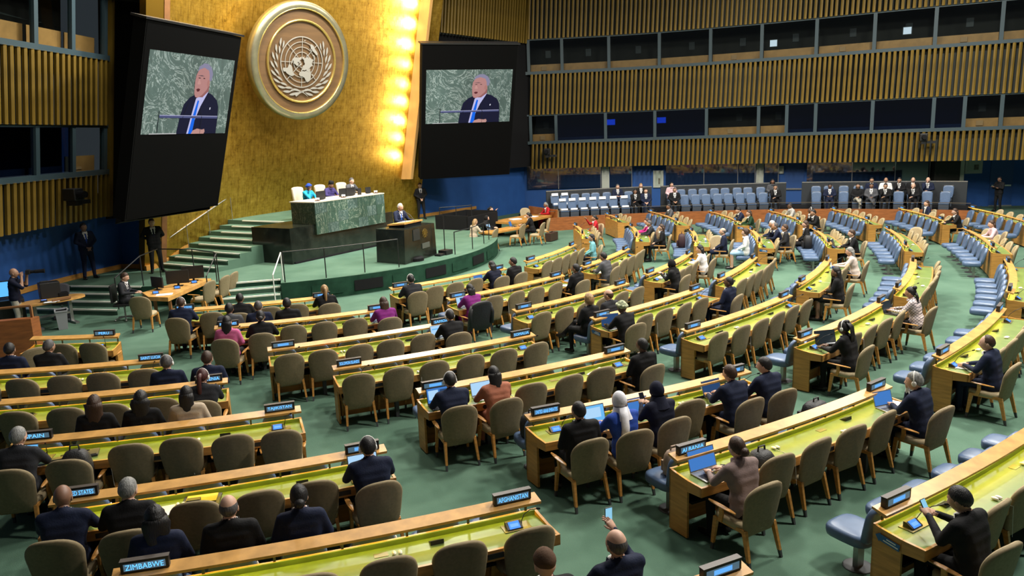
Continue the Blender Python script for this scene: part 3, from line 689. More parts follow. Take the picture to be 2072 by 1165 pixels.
def check_cloth():
    m = bpy.data.materials.new('plaid_cloth'); m.use_nodes = True; nt = m.node_tree; b = nt.nodes['Principled BSDF']; b.inputs['Roughness'].default_value = .85
    tc = nt.nodes.new('ShaderNodeTexCoord'); br = nt.nodes.new('ShaderNodeTexBrick'); br.offset = 0; br.inputs['Scale'].default_value = 14; br.inputs['Mortar Size'].default_value = .05
    br.inputs['Brick Width'].default_value = .6; br.inputs['Row Height'].default_value = .6
    br.inputs['Color1'].default_value = br.inputs['Color2'].default_value = (.58, .50, .50, 1); br.inputs['Mortar'].default_value = (.03, .03, .04, 1)
    sw = nt.nodes.new('ShaderNodeMapping'); sw.inputs['Rotation'].default_value = (R(90), 0, R(40)); nt.links.new(tc.outputs['Object'], sw.inputs[0])
    nt.links.new(sw.outputs[0], br.inputs['Vector']); nt.links.new(br.outputs[0], b.inputs['Base Color'])
    return m
M_plaid = check_cloth()
M_eye = mat('eye', (0.03, 0.02, 0.015), 0.25); M_lip = mat('lip', (0.30, 0.10, 0.08), 0.5); M_shoe = mat('shoe_leather', (0.010, 0.009, 0.009), 0.3)

def person(loc, face, label, pose='desk', top='navy', bot=None, skin='l', hair='short', hc='black', shirt='white', tie='dnavy', yaw=0.0, pitch=0.0, female=False, skirt=False, short=False, bare=False,
           vneck=True, headset=False, scale=1.0, group='people in the hall', hairmat=None, shoes=None, voxel=0.021, curl=0.55):
    co, faces, zone, nk, L, hands = body_arrays(pose, female, skirt, short, bare, vneck, voxel)
    V = [co]; Fc = list(faces); Zn = list(zone); off = len(co)
    for el, wr, sd in hands:
        h = hand_mb(el, wr, sd, curl); V.append(np.array(h.v)); Fc += [tuple(i + off for i in f) for f in h.f]; Zn += [Z_SKIN] * len(h.f); off += len(h.v)
    HM = Matrix.Translation(nk) @ Matrix.Rotation(yaw, 4, 'Z') @ Matrix.Rotation(L * .5 + pitch, 4, 'Y') @ Matrix.Translation((.018, 0, .088))
    hs = 1.05 if female else 1.10
    HM = HM @ Matrix.Scale(hs, 4)
    hv = np.array([HM @ Vector(p) for p in _HEAD.v]); V.append(hv); Fc += [tuple(i + off for i in f) for f in _HEAD.f]; Zn += list(_HEAD.m)
    me = bpy.data.meshes.new('person'); me.from_pydata(np.concatenate(V).tolist(), [], Fc)
    bt = bot if bot is not None else top
    for m in (fab(top), fab(bt), SKIN[skin], shoes or M_shoe, fab(shirt), fab(tie), M_eye, M_lip): me.materials.append(m)
    me.polygons.foreach_set('material_index', [int(z) for z in Zn]); me.polygons.foreach_set('use_smooth', [True] * len(me.polygons)); me.update()
    o = link('person', me, None, loc, face); o.scale = (scale,) * 3
    tag(o, label, 'person', group)
    zp = 0.95 if POSES[pose].get('stand') else 0.575
    TM = Matrix.Translation((0, 0, zp)) @ Matrix.Rotation(L, 4, 'Y')
    if not (hair or '').startswith('hijab'):
        cb = MB(); nn_ = 16
        for (rad, h0, h1, fl) in (((.072, .498, .538, .002),) if vneck else ((.072, .495, .535, .002),)):
            cb.loft([[TM @ Vector((-.004 + h * .11 + (r_) * 1.02 * math.cos(2 * PI * k / nn_), r_ * math.sin(2 * PI * k / nn_), (h - .030 * max(0, math.cos(2 * PI * k / nn_)) if vneck else h))) for k in range(nn_)] for h, r_ in ((h0, rad + .004), (h1, rad - .006 + fl), (h1, rad - .011), (h0, rad - .006))], cap=False)
        obj('shirt_collar' if vneck else 'collar', cb, [fab(shirt) if vneck else fab(top)], o, smooth=True)
        if vneck:
            cb = MB(); cb.loft([[TM @ Vector((-.006 + h * .11 + r_ * 1.05 * math.cos(a), r_ * math.sin(a), h)) for a in [R(75 + 210 * k / 14) for k in range(15)]] for h, r_ in ((.465, .098), (.505, .090), (.532, .084), (.532, .077), (.49, .080))], cap=False, closed=False); obj('jacket_collar', cb, [fab(top)], o, smooth=True)
    if hair and hair != 'bald':
        rng = random.Random(hash(label) % 1000 if False else len(label) * 7 + int(abs(loc[0]) * 10))
        hb = hair_mb(hair, rng); hb.v = [tuple(HM @ Vector(p)) for p in hb.v]
        nm = 'headscarf' if hair.startswith('hijab') or hair == 'turban' else ('hat' if hair in ('songkok', 'beanie') else 'hair')
        obj(nm, hb, [hairmat or HAIR.get(hc) or fab(hc)], o, smooth=True)
    if headset:
        hb = MB()
        for sg in (1, -1): hb.ball((-.004, sg * .086, -.01), (.030, .016, .036), 10)
        hb.tube([(-.004, .092 * math.cos(a), .13 * math.sin(a)) for a in [PI * k / 10 for k in range(11)]], .007, 6)
        hb.v = [tuple(HM @ Vector(p)) for p in hb.v]; obj('headset', hb, [M_white], o, smooth=True)
    return o, HM
# ------------------------------------------------------------------ chair prototypes (local +x = facing)
def shell(outline, layers, warp):
    """upholstered panel: outline [(y,z)], layers [(x,scale)] back to front, fanned caps"""
    mb = MB(); n = len(outline); cy = sum(p[0] for p in outline) / n; cz = sum(p[1] for p in outline) / n; rings = []
    def ring(x, k): return [warp(x, cy + (y - cy) * k, cz + (z - cz) * k) for y, z in outline]
    ks = [(layers[0][0], q) for q in (.02, .35, .7)] + layers + [(layers[-1][0], q) for q in (.7, .35, .02)]
    mb.loft([ring(x, k) for x, k in ks]); return mb
def back_outline(w, wb, z0, z1, rt, n=9):
    o = [(-wb, z0 + .03), (-wb + .04, z0), (wb - .04, z0), (wb, z0 + .03)]
    zc = z1 - rt
    o += [(wb + (w - wb) * .6, z0 + (zc - z0) * .5)]
    o += [(w * math.cos(a) ** .75 if math.cos(a) > 0 else 0, zc + rt * math.sin(a)) for a in [PI / 2 * k / n for k in range(n)]] + [(0, z1)]
    o += [(-y, z) for y, z in reversed(o[5:-1])] + [(-(wb + (w - wb) * .6), z0 + (zc - z0) * .5)]
    return o
def rbox(c, d, bev):
    mb = MB(); mb.box(c, d); return mb
def chair_parts():
    wp = lambda x, y, z: Vector((x - .245 - .19 * (z - .42) + .75 * y * y, y, z))
    ol = back_outline(.278, .225, .33, .975, .21)
    pr = {}
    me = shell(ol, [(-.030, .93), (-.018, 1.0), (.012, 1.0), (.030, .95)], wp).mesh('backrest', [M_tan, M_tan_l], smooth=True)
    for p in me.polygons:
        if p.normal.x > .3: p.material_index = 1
    pr['backrest'] = [me]
    mb = MB(); mb.loft([[Vector((x, y, z)) for x, y in [(.27 * math.copysign(abs(math.cos(a)) ** .55, math.cos(a)) * k + .015, .255 * math.copysign(abs(math.sin(a)) ** .55, math.sin(a)) * k) for a in [2 * PI * q / 20 for q in range(20)]]] for z, k in ((.39, .9), (.40, 1.0), (.455, 1.0), (.478, .9), (.485, .5))])
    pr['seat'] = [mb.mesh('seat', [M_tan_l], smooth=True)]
    pr['leg'] = []
    for sx, top, bot in ((1, (.20, .235, .42), (.245, .25, 0)), (-1, (-.21, .225, .42), (-.32, .25, 0))):
        for sy in (1, -1):
            t, b = Vector((top[0], top[1] * sy, top[2])), Vector((bot[0], bot[1] * sy, 0)); mb = MB(); m = t.lerp(b, .8)
            sec = lambda c, w, d: [c + Vector((a * w, e * d, 0)) for a, e in ((-1, -1), (1, -1), (1, 1), (-1, 1))]
            mb.loft([sec(t, .030, .020), sec(t.lerp(b, .25), .027, .019), sec(m, .020, .016)]); mb.loft([sec(m, .0195, .0155), sec(b, .016, .013)], 1)
            pr['leg'].append(mb.mesh('leg', [M_chairwood, M_rubber]))
    pr['arm'] = []
    for sy in (1, -1):
        mb = MB(); rings = []
        for k in range(9):
            t = k / 8; x = -.13 + .40 * t; w = .030 * math.sin(PI * (.06 + .88 * t)) ** .6; z = .598 + .016 * t
            rings.append([Vector((x, sy * .285 + a * w, z + b)) for a, b in ((-1, -.004), (0, -.014), (1, -.004), (1, .006), (0, .012), (-1, .006))])
        mb.loft(rings)
        mb2 = [[Vector((.085 + a + dx, sy * (.262 + .02 * h) + b, (.40 + .205 * h))) for a, b in ((-.026, -.012), (.026, -.012), (.026, .012), (-.026, .012))] for h, dx in ((0, .03), (.5, .0), (1, .0))]
        mb.loft(mb2); pr['arm'].append(mb.mesh('arm', [M_chairwood]))
    mb = MB()
    mb.box((0, .235, .405), (.44, .028, .045)).box((0, -.235, .405), (.44, .028, .045)).box((.205, 0, .40), (.028, .46, .045)).box((-.205, 0, .40), (.028, .46, .045))
    pr['seat_frame'] = [mb.mesh('seat_frame', [M_chairwood])]
    return pr
TAN = chair_parts()
def blue_parts():
    wp = lambda x, y, z: Vector((x - .20 - .22 * (z - .40) + .45 * y * y, y, z)); pr = {}
    pr['backrest'] = [shell(back_outline(.225, .205, .40, .885, .17), [(-.045, .90), (-.034, .985), (-.015, 1.0), (.02, 1.0), (.036, .96)], wp).mesh('backrest', [M_blue], smooth=True)]
    mb = MB(); mb.loft([[Vector((x, y, z)) for x, y in [(.26 * math.copysign(abs(math.cos(a)) ** .5, math.cos(a)) * k + .04, .235 * math.copysign(abs(math.sin(a)) ** .5, math.sin(a)) * k) for a in [2 * PI * q / 20 for q in range(20)]]] for z, k in ((.33, .86), (.345, .97), (.38, 1.0), (.43, 1.0), (.455, .95), (.468, .8), (.472, .4))])
    pr['seat'] = [mb.mesh('seat', [M_blue], smooth=True)]
    mb = MB(); mb.box((-.02, 0, .17), (.06, .11, .34)); pr['pedestal'] = [mb.mesh('pedestal', [M_steel])]
    mb = MB(); mb.lathe([(.16, 0), (.16, .008), (.15, .012), (.01, .012)], 14, c=(-.02, 0, 0.001)); pr['base_plate'] = [mb.mesh('base_plate', [M_rubber])]
    mb = MB(); mb.ball((-.24, -.235, .70), (.022, .016, .04), 8); pr['earpiece'] = [mb.mesh('earpiece', [M_white], smooth=True)]
    return pr
BLU = blue_parts()
def make_chair(name, parts, loc, rz, label, group, cat='chair', skip=()):
    e = empty(name, loc, rz, label, cat, group)
    for nm, mes in parts.items():
        if nm in skip: continue
        for me in mes:
            o = bpy.data.objects.new(nm, me); COL.objects.link(o); o.parent = e
    return e

# ------------------------------------------------------------------ desks: (name, r0, a0, r1, a1, seats)
DESKS = {
 'A1': (15.47, -87.4, 15.68, -80.67, 3), 'A2': (17.95, -88.0, 17.99, -75.80, 6), 'A3': (19.75, -83.6, 19.82, -72.33, 6), 'A4': (21.65, -79.45, 21.77, -69.52, 6), 'A5': (23.77, -76.55, 23.78, -67.5, 6), 'A6': (25.67, -74.15, 25.9, -64.95, 6), 'A7': (27.95, -71.6, 28.02, -62.9, 6),
 'B1': (13.5, -78.46, 13.75, -62.73, 6), 'B2': (15.76, -73.78, 16.0, -60.2, 6), 'B3': (18.12, -70.27, 18.11, -58.31, 6), 'B4': (19.95, -67.46, 20.05, -56.21, 6), 'B5': (21.87, -64.96, 22.05, -54.6, 6), 'B6': (23.77, -62.68, 24.2, -53.3, 6), 'B7': (25.87, -60.85, 26.02, -51.38, 6), 'B8': (28.02, -59.18, 28.05, -50.2, 6),
 'C1': (13.84, -56.63, 13.98, -40.86, 6), 'C2': (16.05, -54.95, 16.09, -40.99, 6), 'C3': (18.18, -53.62, 18.19, -41.27, 6), 'C4': (19.96, -51.6, 20.06, -40.2, 6), 'C5': (21.93, -50.28, 22.10, -39.5, 6), 'C6': (23.82, -48.28, 24.01, -38.27, 6), 'C7': (26.01, -47.31, 26.14, -37.74, 6),
 'D1': (13.85, -36.09, 13.86, -20.95, 6), 'D2': (15.87, -36.26, 15.87, -23.35, 6), 'D3': (18.04, -37.42, 18.0, -25.07, 6), 'D4': (19.97, -36.92, 19.98, -26.21, 6), 'D5': (21.89, -35.98, 21.98, -25.86, 6), 'D6': (24.0, -35.42, 24.13, -25.0, 6), 'D7': (26.17, -34.15, 26.39, -24.28, 6),
 'E1': (13.7, -10.53, 13.44, 2.33, 5), 'E2': (15.73, -13.66, 15.6, -1.29, 5), 'E3': (17.82, -17.41, 17.73, -7.5, 5), 'E4': (19.9, -17.99, 19.87, -7.87, 6), 'E5': (22.02, -18.05, 22.04, -9.0, 6), 'E6': (24.17, -19.2, 24.52, -8.89, 6), 'E7': (26.47, -19.54, 26.92, -9.99, 6),
 'F1': (15.64, 7.98, 15.78, 15.45, 3), 'F2': (17.68, 1.2, 17.93, 15.29, 6), 'F3': (19.91, -1.08, 20.2, 10.76, 6), 'F4': (22.24, -2.42, 22.56, 7.87, 6), 'F5': (24.71, -3.65, 25.2, 6.5, 6), 'F6': (27.17, -5.04, 27.72, 4.26, 6), 'F7': (29.61, -7.24, 30.33, 2.62, 6),
}
SIGNS = {'A1': (None, 'PERU'), 'A2': (None, 'SAINT LUCIA'), 'A3': ('SLOVAKIA', 'SLOVENIA'), 'A4': ('SPAIN', 'TAJIKISTAN'), 'A5': ('UNITED STATES', None), 'A6': ('ZIMBABWE', 'AFGHANISTAN'), 'B1': ('NORTH MACEDONIA', None), 'B2': ('PHILIPPINES', None),
         'B3': (None, 'SAMOA'), 'B4': ('SOLOMON ISLANDS', 'SOMALIA'), 'B6': ('UNITED ARAB EMIRATES', None), 'B7': ('ALBANIA', None)}
BLK = 'ABCDEF'; SIDE6 = ['leftmost', 'second', 'third', 'fourth', 'fifth', 'rightmost']
def desk_where(k):      # short phrase naming one desk
    s = SIGNS.get(k)
    row = int(k[1]) - 1; blk = BLK.index(k[0])
    return '%s-row desk, %s block from left' % (ORD[row], ORD[blk])
for k, s in SIGNS.items():      # letters are made while the scene is small
    for t in s:
        if t: text_mesh(t, .33, .052, M_text)

_p = {}
def pieces():
    mb = MB(); mb.box((0, 0, .055), (.065, .42, .11)); _p['sign_body'] = mb.mesh('sign_body', [M_black], bevel=.006)
    mb = MB(); mb.box((0, 0, .114), (.07, .425, .008)); _p['sign_cap'] = mb.mesh('sign_cap', [M_signcap])
    mb = MB(); mb.box((.034, 0, .055), (.004, .36, .068)); _p['display'] = mb.mesh('display', [M_signpanel])
    mb = MB(); mb.box((-.034, 0, .055), (.004, .36, .068)); _p['display_front'] = mb.mesh('display', [M_signpanel])
    for nm, x in (('glyph', .0365), ('glyph_f', -.0365)):
        mb = MB(); mb.box((x, 0, .055), (.001, .20, .045)); _p[nm] = mb.mesh('lettering_blur', [emat('far_sign_letters', (.12, .40, .95), 1.15)])
    mb = MB(); mb.loft([[(x, y * w, z) for x, z in ((-.05, 0), (.06, 0), (.055, .02), (-.02, .065), (-.05, .065))] for y, w in ((-1, .085), (1, .085))]); _p['mic_body'] = mb.mesh('unit_body', [M_black])
    mb = MB(); mb.add([(.056, -.06, .021), (.056, .06, .021), (-.017, .06, .066), (-.017, -.06, .066)], [(0, 1, 2, 3)]); _p['mic_lcd'] = mb.mesh('lcd', [M_bluelcd])
    mb = MB(); mb.add([(.040, -.045, .034), (.040, .045, .034), (.008, .045, .054), (.008, -.045, .054)], [(0, 1, 2, 3)]); _p['mic_txt'] = mb.mesh('lcd_text', [M_lcd_text])
    mb = MB(); mb.tube([(-.02, .10, 0), (-.02, .10, .05), (.02, .115, .14), (.10, .15, .22), (.20, .19, .27)], .005, 6); _p['gooseneck'] = mb.mesh('gooseneck', [M_black], smooth=True)
    mb = MB(); mb.tube([(.20, .19, .27), (.235, .205, .285)], [.012, .010], 8); _p['mic_head'] = mb.mesh('microphone_head', [M_blackmat], smooth=True)
    mb = MB(); mb.box((0, .03, .004), (.16, .30, .008)); _p['mic_plate'] = mb.mesh('mounting_plate', [mat('bronze_plate', (.16, .14, .07), .4, metal=.5)])
    mb = MB(); mb.loft([[(x, y, z) for x, z in ((-.05, 0), (.05, 0), (-.045, .045))] for y in (-.07, .07)]); _p['popup'] = mb.mesh('popup_outlet', [M_black])
    mb = MB(); mb.box((.004, 0, 0), (.012, .17, .055)); _p['outlet'] = mb.mesh('outlet', [M_black])
    mb = MB(); mb.tube([(0, 0, 0), (.012, 0, 0)], .035, 12); _p['knob'] = mb.mesh('speaker_button', [M_blackmat])
    mb = MB(); mb.ball((0, 0, .018), (.042, .022, .018), 10); _p['ear'] = mb.mesh('earpiece_shell', [M_white], smooth=True)
    mb = MB(); mb.tube([(.02, 0, .01), (.15, .02, .004), (.30, -.01, .004), (.335, 0, .0), (.345, .0, -.12), (.36, .01, -.35)], .003, 5); _p['cable'] = mb.mesh('cable', [M_white])
    mb = MB(); mb.box((0, 0, .001), (.08, .14, .004)); _p['flap'] = mb.mesh('cable_flap', [mat('bronze_plate', (.16, .14, .07), .4, metal=.5)])
pieces()
NOMIC = {('B7', 0), ('B5', 0), ('C2', 0), ('C4', 0), ('A5', 1), ('B3', 1), ('B2', 1), ('B1', 1), ('B7', 1), ('C6', 1), ('A5', 0)}
def arc_of(k):
    r0, a0, r1, a1, n = DESKS[k]
    return lambda s, dr, z=0.0: P(r0 + (r1 - r0) * s + dr, R(a0 + (a1 - a0) * s), z)
def desk_len(k):
    r0, a0, r1, a1, n = DESKS[k]; return math.hypot((r0 + r1) / 2 * R(a1 - a0), r1 - r0)
def frame(k, s, dr, z=0.0):
    """location, angle pointing to the stage"""
    f = arc_of(k); p = f(s, dr, z); t = f(min(1.2, s + .02), dr) - f(s - .02, dr); a = math.atan2(t.y, t.x); return p, a + PI / 2
def make_desk(k):
    r0, a0, r1, a1, n = DESKS[k]; f = arc_of(k); L = desk_len(k); base = f(.5, .3)
    e = empty('delegate_desk', base, 0, 'honey wood desk with green leather top, ' + desk_where(k), 'desk', 'curved delegate desks')
    ns = 12
    def sweep(nm, prof, m, s0=0.0, s1=1.0, par=e):
        mb = MB(); mb.loft([[f(s0 + (s1 - s0) * i / ns, dr, z) - base for dr, z in prof] for i in range(ns + 1)]); return obj(nm, mb, [m], par)
    sweep('rail', [(-.03, .948), (-.02, .972), (.140, .935), (.136, .905), (.122, .900)], M_wood_top)
    sweep('front_panel', [(0, .05), (0, .795), (.024, .795), (.024, .05)], M_wood)
    sweep('lining', [(.0245, .73), (.0245, .792), (.032, .790), (.032, .73)], M_leather, .006, .994)
    sweep('desktop', [(.033, .70), (.033, .735), (.515, .735), (.515, .70)], M_leather, .006, .994)
    sweep('apron', [(.515, .63), (.515, .745), (.548, .745), (.548, .63)], M_wood, 0, 1)
    sweep('light_strip', [(.050, .900), (.050, .908), (.080, .905), (.080, .897)], M_strip, .02, .98)
    sweep('strip_cover', [(.030, .880), (.030, .920), (.044, .918), (.044, .880)], M_wood, .01, .99)
    sweep('kick_shelf', [(.03, .42), (.03, .45), (.30, .45), (.30, .42)], M_blackmat, .02, .98)
    for i, s in enumerate((0.0, 1.0)):
        d = .03 / L * (1 if i == 0 else -1); sd = []
        for ss in (s, s + d): sd.append([f(ss, dr, z) - base for dr, z in ((0, .02), (0, .797), (.06, .78), (.31, .752), (.31, .02))])
        mb = MB(); mb.loft(sd); obj('side_panel', mb, [M_wood], e)
        sd = []
        for ss in (s, s + d): sd.append([f(ss, dr, z) - base for dr, z in ((.312, .61), (.312, .752), (.548, .747), (.548, .63))])
        mb = MB(); mb.loft(sd); obj('side_apron', mb, [M_wood], e)
    npost = max(3, int(L / .62))
    for i in range(npost + 1):
        s = .03 + .94 * i / npost; mb = MB(); p, a = frame(k, s, .012); mb.box(p - base + Vector((0, 0, .86)), (.016, .024, .14), a); obj('rail_post', mb, [M_black], e)
    for s in (.25, .75) if n > 3 else (.5,):
        mb = MB(); p, a = frame(k, s, .36); mb.box(p - base + Vector((0, 0, .35)), (.10, .06, .70), a); obj('leg', mb, [M_rubber], e)
    for i in range(n // 2):
        s = (i * 2 + 1.0) / n; p, a = frame(k, s, .548); o = link('outlet', _p['outlet'], e, p - base + Vector((0, 0, .685)), a + PI)
        p, a = frame(k, s + .22 / L, .548); link('speaker_button', _p['knob'], e, p - base + Vector((0, 0, .685)), a + PI)
        p, a = frame(k, s + .5 / n, .17); link('cable_flap', _p['flap'], e, p - base + Vector((0, 0, .736)), a)
    for s in ((.5 / n * 2,) if n <= 3 else (.24, .72)):
        p, a = frame(k, s, .14); link('popup_outlet', _p['popup'], e, p - base + Vector((0, 0, .736)), a)
    # name signs on the rail, one near each end
    sg = SIGNS.get(k, (None, None)); off = .29 / L
    for i, s in enumerate((off, 1 - off)):
        if k == 'A1' and i == 0: continue
        txt = sg[i]; p, a = frame(k, s, .045, .955)
        lab = ('lit name sign reading %s' % txt) if txt else 'lit blue name sign, %s end of %s' % (('left', 'right')[i], desk_where(k))
        if txt: lab += ' on desk rail'
        g = empty('name_sign', p, a + PI, lab, 'sign', 'electronic country signs')
        link('sign_body', _p['sign_body'], g); link('sign_cap', _p['sign_cap'], g)
        d1 = link('display', _p['display'], g); d2 = link('display', _p['display_front'], g)
        if txt:
            tm = text_mesh(txt, .33, .052, M_text)
            M = Matrix(((0, 0, 1, .0372), (1, 0, 0, 0), (0, 1, 0, .055), (0, 0, 0, 1))); o = bpy.data.objects.new('letters', tm); COL.objects.link(o); o.parent = d1; o.matrix_local = M
            M = Matrix(((0, 0, -1, -.0372), (-1, 0, 0, 0), (0, 1, 0, .055), (0, 0, 0, 1))); o = bpy.data.objects.new('letters', tm); COL.objects.link(o); o.parent = d2; o.matrix_local = M
        else:
            link('lettering', _p['glyph'], d1); link('lettering', _p['glyph_f'], d2)
        if (k, i) in NOMIC: continue
        p, a = frame(k, s + (.06 / L if i == 0 else -.06 / L), .20, .736)
        g = empty('microphone_unit', p, a + PI, 'black microphone unit, %s end of %s' % (('left', 'right')[i], desk_where(k)), 'microphone', 'desk microphones')
        for q in ('mic_plate', 'mic_body', 'mic_lcd', 'gooseneck'): 
            o = link(_p[q].name.split('.')[0], _p[q], g)
            if q == 'mic_lcd': link('lcd_text', _p['mic_txt'], o)
            if q == 'gooseneck': link('microphone_head', _p['mic_head'], o)
    if n > 3:
        for i, s in enumerate((.36, .62)):
            p, a = frame(k, s, .21 if (i + int(k[1])) % 2 else .40, .737)
            g = empty('earpiece', p, a + PI, 'pair of white earpieces, %s on %s' % (('left of middle', 'right of middle')[i], desk_where(k)), 'earpiece', 'interpretation earpieces')
            link('earpiece_shell', _p['ear'], g, (0, -.03, 0)); link('earpiece_shell', _p['ear'], g, (.01, .03, 0)); o = link('cable', _p['cable'], g, (0, -.03, 0))
            if (i + int(k[1])) % 2 == 0: o.scale = (.55, 1, 1)
    return e
for k in DESKS: make_desk(k)

# seat positions
OCC = {('A3', 5): .74, ('A4', 0): .74, ('A5', 0): .78, ('A5', 1): .80, ('A5', 5): .72, ('B1', 0): .70, ('B1', 2): .68, ('B1', 5): .68, ('B2', 0): .92, ('B2', 1): .74, ('B2', 5): .68, ('B3', 5): .70, ('B5', 0): .74, ('B5', 1): .78, ('B5', 5): .78,
       ('B6', 0): .82, ('B6', 1): .86, ('B6', 2): .78, ('B6', 4): .74, ('B6', 5): .72, ('B7', 0): .86, ('B7', 5): .76, ('B8', 0): .76, ('C1', 0): .68, ('C1', 4): .68, ('C1', 5): .70, ('C2', 0): .70, ('C2', 5): .72, ('C4', 0): .72, ('C4', 5): .85, ('C6', 0): .86, ('C6', 5): .74, ('C7', 0): .76,
       ('D1', 5): .75, ('D2', 0): .70, ('D3', 0): .76, ('D3', 4): .68, ('D5', 0): .85, ('D5', 5): .76, ('E1', 4): .80, ('E2', 0): .95, ('E2', 2): .68, ('E2', 3): .68, ('E3', 0): .95, ('E3', 1): .85, ('E4', 2): .92, ('E4', 3): .80, ('E4', 4): .78, ('E5', 0): .82, ('E6', 5): .80, ('E7', 4): .70, ('F2', 4): .70, ('F3', 0): .70, ('F3', 2): .70, ('F4', 0): .74, ('F4', 1): .72, ('F4', 4): .72, ('F6', 0): .72, ('F6', 4): .72, ('A4', 1): .62, ('A4', 4): .48, ('A4', 5): .55, ('B7', 1): .40, ('A1', 0): .75}
TURN = {('A1', 0): 55, ('B1', 0): -10, ('B2', 0): -12, ('D1', 5): 25, ('E1', 4): 20, ('E3', 1): 100, ('E6', 5): 35, ('E4', 2): 15}
def seat(k, i):
    n = DESKS[k][4]; s = (i + .5) / n; return frame(k, s, OCC.get((k, i), .335) + .025 * math.sin(i * 7.3 + ord(k[0]) + int(k[1]) * 3))
def bseat(k, i):
    n = 6 if DESKS[k][4] > 3 else DESKS[k][4]; return frame(k, (i + .5) / n, -.40)
BEH = {'A1': 'A2'}
def next_row(k): return k[0] + str(int(k[1]) - 1)
ARMED = {('A4', 1), ('A4', 4), ('B5', 1), ('B6', 1), ('B6', 4), ('E4', 2), ('D3', 4), ('B2', 1), ('A5', 1), ('C1', 4), ('B1', 2)}
NOCHAIR = {('F2', 5), ('F7', 5)}
for k, d in DESKS.items():
    for i in range(d[4]):
        if (k, i) in NOCHAIR: continue
        if k == 'A7' : continue
        p, a = seat(k, i); tw = R(TURN.get((k, i), 4 * math.sin(i * 3.1 + int(k[1]) * 1.7 + ord(k[0]))))
        lab = 'tan chair, %s seat at %s' % (SIDE6[i] if d[4] == 6 or i < d[4] - 1 else 'rightmost', desk_where(k))
        make_chair('tan_chair', TAN, p, a + tw, lab, 'tan delegate chairs', skip=() if i in (0, d[4] - 1) or (k, i) in ARMED else ('arm',))
BSKIP = {'B1', 'C1', 'D1', 'E1', 'A1', 'F1'}
for k, d in DESKS.items():
    if k in BSKIP: continue
    n = 6
    for i in range(n):
        p, a = bseat(k, i); make_chair('blue_seat', BLU, p, a, 'blue vinyl seat, %s in front of %s' % (SIDE6[i], desk_where(k)), 'blue pedestal seats', skip=() if (i + int(k[1])) % 2 else ('earpiece',))
# ------------------------------------------------------------------ stage furniture, screens, emblem
def wbox(mb, u0, u1, v0, v1, z0, z1, mi=0):
    q = [W(u, v) for u, v in ((u0, v0), (u1, v0), (u1, v1), (u0, v1))]; mb.prism([(p.x, p.y) for p in q], z0, z1, mi); return mb
RZ = _th   # rotation of the stage frame (x -> u)
# black marble base block
e = empty('marble_base_block', W(4.5, 1.2, ZS), 0, 'long polished black marble base below the green marble desk', 'block')
base0 = e.location.copy()
def wpart(name, parent, boxes, m, bevel=0.0, smooth=False):
    mb = MB()
    for b in boxes: wbox(mb, *b)
    mb.v = [tuple(Vector(v) - parent.location) for v in mb.v]; return obj(name, mb, [m] if not isinstance(m, list) else m, parent, bevel=bevel, smooth=smooth)
wpart('body', e, [(3.53, 5.42, -2.6, 2.9, ZS + .001, ZD)], M_marble_b)
wpart('plinth', e, [(3.6, 5.46, -2.5, 2.8, ZS + .001, ZS + .06)], M_blackmat)
# green marble rostrum desk with its slabs
e = empty('marble_rostrum', W(5.0, .45, ZD), 0, 'green veined marble desk on the dais behind the lectern', 'desk')
wpart('body', e, [(4.35, 5.50, -1.43, 2.32, ZD + .002, 2.62)], M_gmarble3); 
wpart('front_apron', e, [(5.43, 5.50, -1.43, 2.32, 1.50, ZD + .1)], M_gmarble3)
wpart('worktop', e, [(4.30, 5.53, -1.45, 2.34, 2.62, 2.655)], mat('pale_worktop', (.62, .56, .44), .5))
rnd = random.Random(5)
cols = [-1.43, -.86, -.30, .24, .78, 1.30, 1.82, 2.32]; rows = [1.50, 1.86, 2.24, 2.62]
for ci in range(7):
    for ri in range(3):
        o = wpart('marble_slab', e, [(5.50, 5.515 + rnd.uniform(0, .008), cols[ci] + .002, cols[ci + 1] - .002, rows[ri] + .002, rows[ri + 1] - .002)], [M_gmarble, M_gmarble2, M_gmarble][(ci + ri * 2) % 3])
for ri in range(2):
    for ci in range(2):
        wpart('marble_slab', e, [(4.36 + .57 * ci, 4.92 + .57 * ci, -1.445, -1.43, ZD + .005 + .38 * ri, ZD + .375 + .38 * ri)], M_gmarble3)
# lectern
e = empty('speaker_lectern', W(8.6, -.25, ZS), 0, 'polished black marble lectern with gold emblem on the stage', 'lectern')
mb = MB()
sec = lambda k, z: [tuple(W(u, v, z) - e.location) for u, v in ((8.02, -1.25 + k), (9.30, -1.33 + k), (9.06, .78 - k), (8.2, .85 - k))]
mb.loft([sec(0, ZS), sec(.06, 1.76)]); obj('body', mb, [M_marble_b], e)
mb = MB(); mb.lathe([(.30, 0), (.30, .10), (.25, .14), (.01, .14)], 20, c=tuple(W(9.12, -.55, ZS + .001) - e.location)); obj('front_foot', mb, [M_blackmat], e)
mb = MB(); q = [W(8.15, -.75, 1.80), W(8.95, -.80, 1.875), W(8.85, .35, 1.875), W(8.10, .40, 1.80)]; mb.loft([[p - e.location for p in q], [p - e.location + Vector((0, 0, .055)) for p in q]]); obj('reading_top', mb, [M_wood_top], e)
mb = MB(); mb.loft([[W(u, v, z) - e.location for u, v, z in ((8.2, -.7, 1.75), (8.9, -.75, 1.75), (8.8, .3, 1.75), (8.2, .35, 1.75))], [W(u, v, z) - e.location for u, v, z in ((8.18, -.72, 1.81), (8.92, -.76, 1.885), (8.82, .31, 1.885), (8.14, .36, 1.81))]]); obj('top_support', mb, [M_blackmat], e)
def on_front(v, z, up=0.012):   # point and frame on the lectern's front face
    t = (v + 1.3) / 2.05; return W(9.29 - .235 * t + up, v, z)
fd = (W(9.06, .75) - W(9.29, -1.3)).normalized()
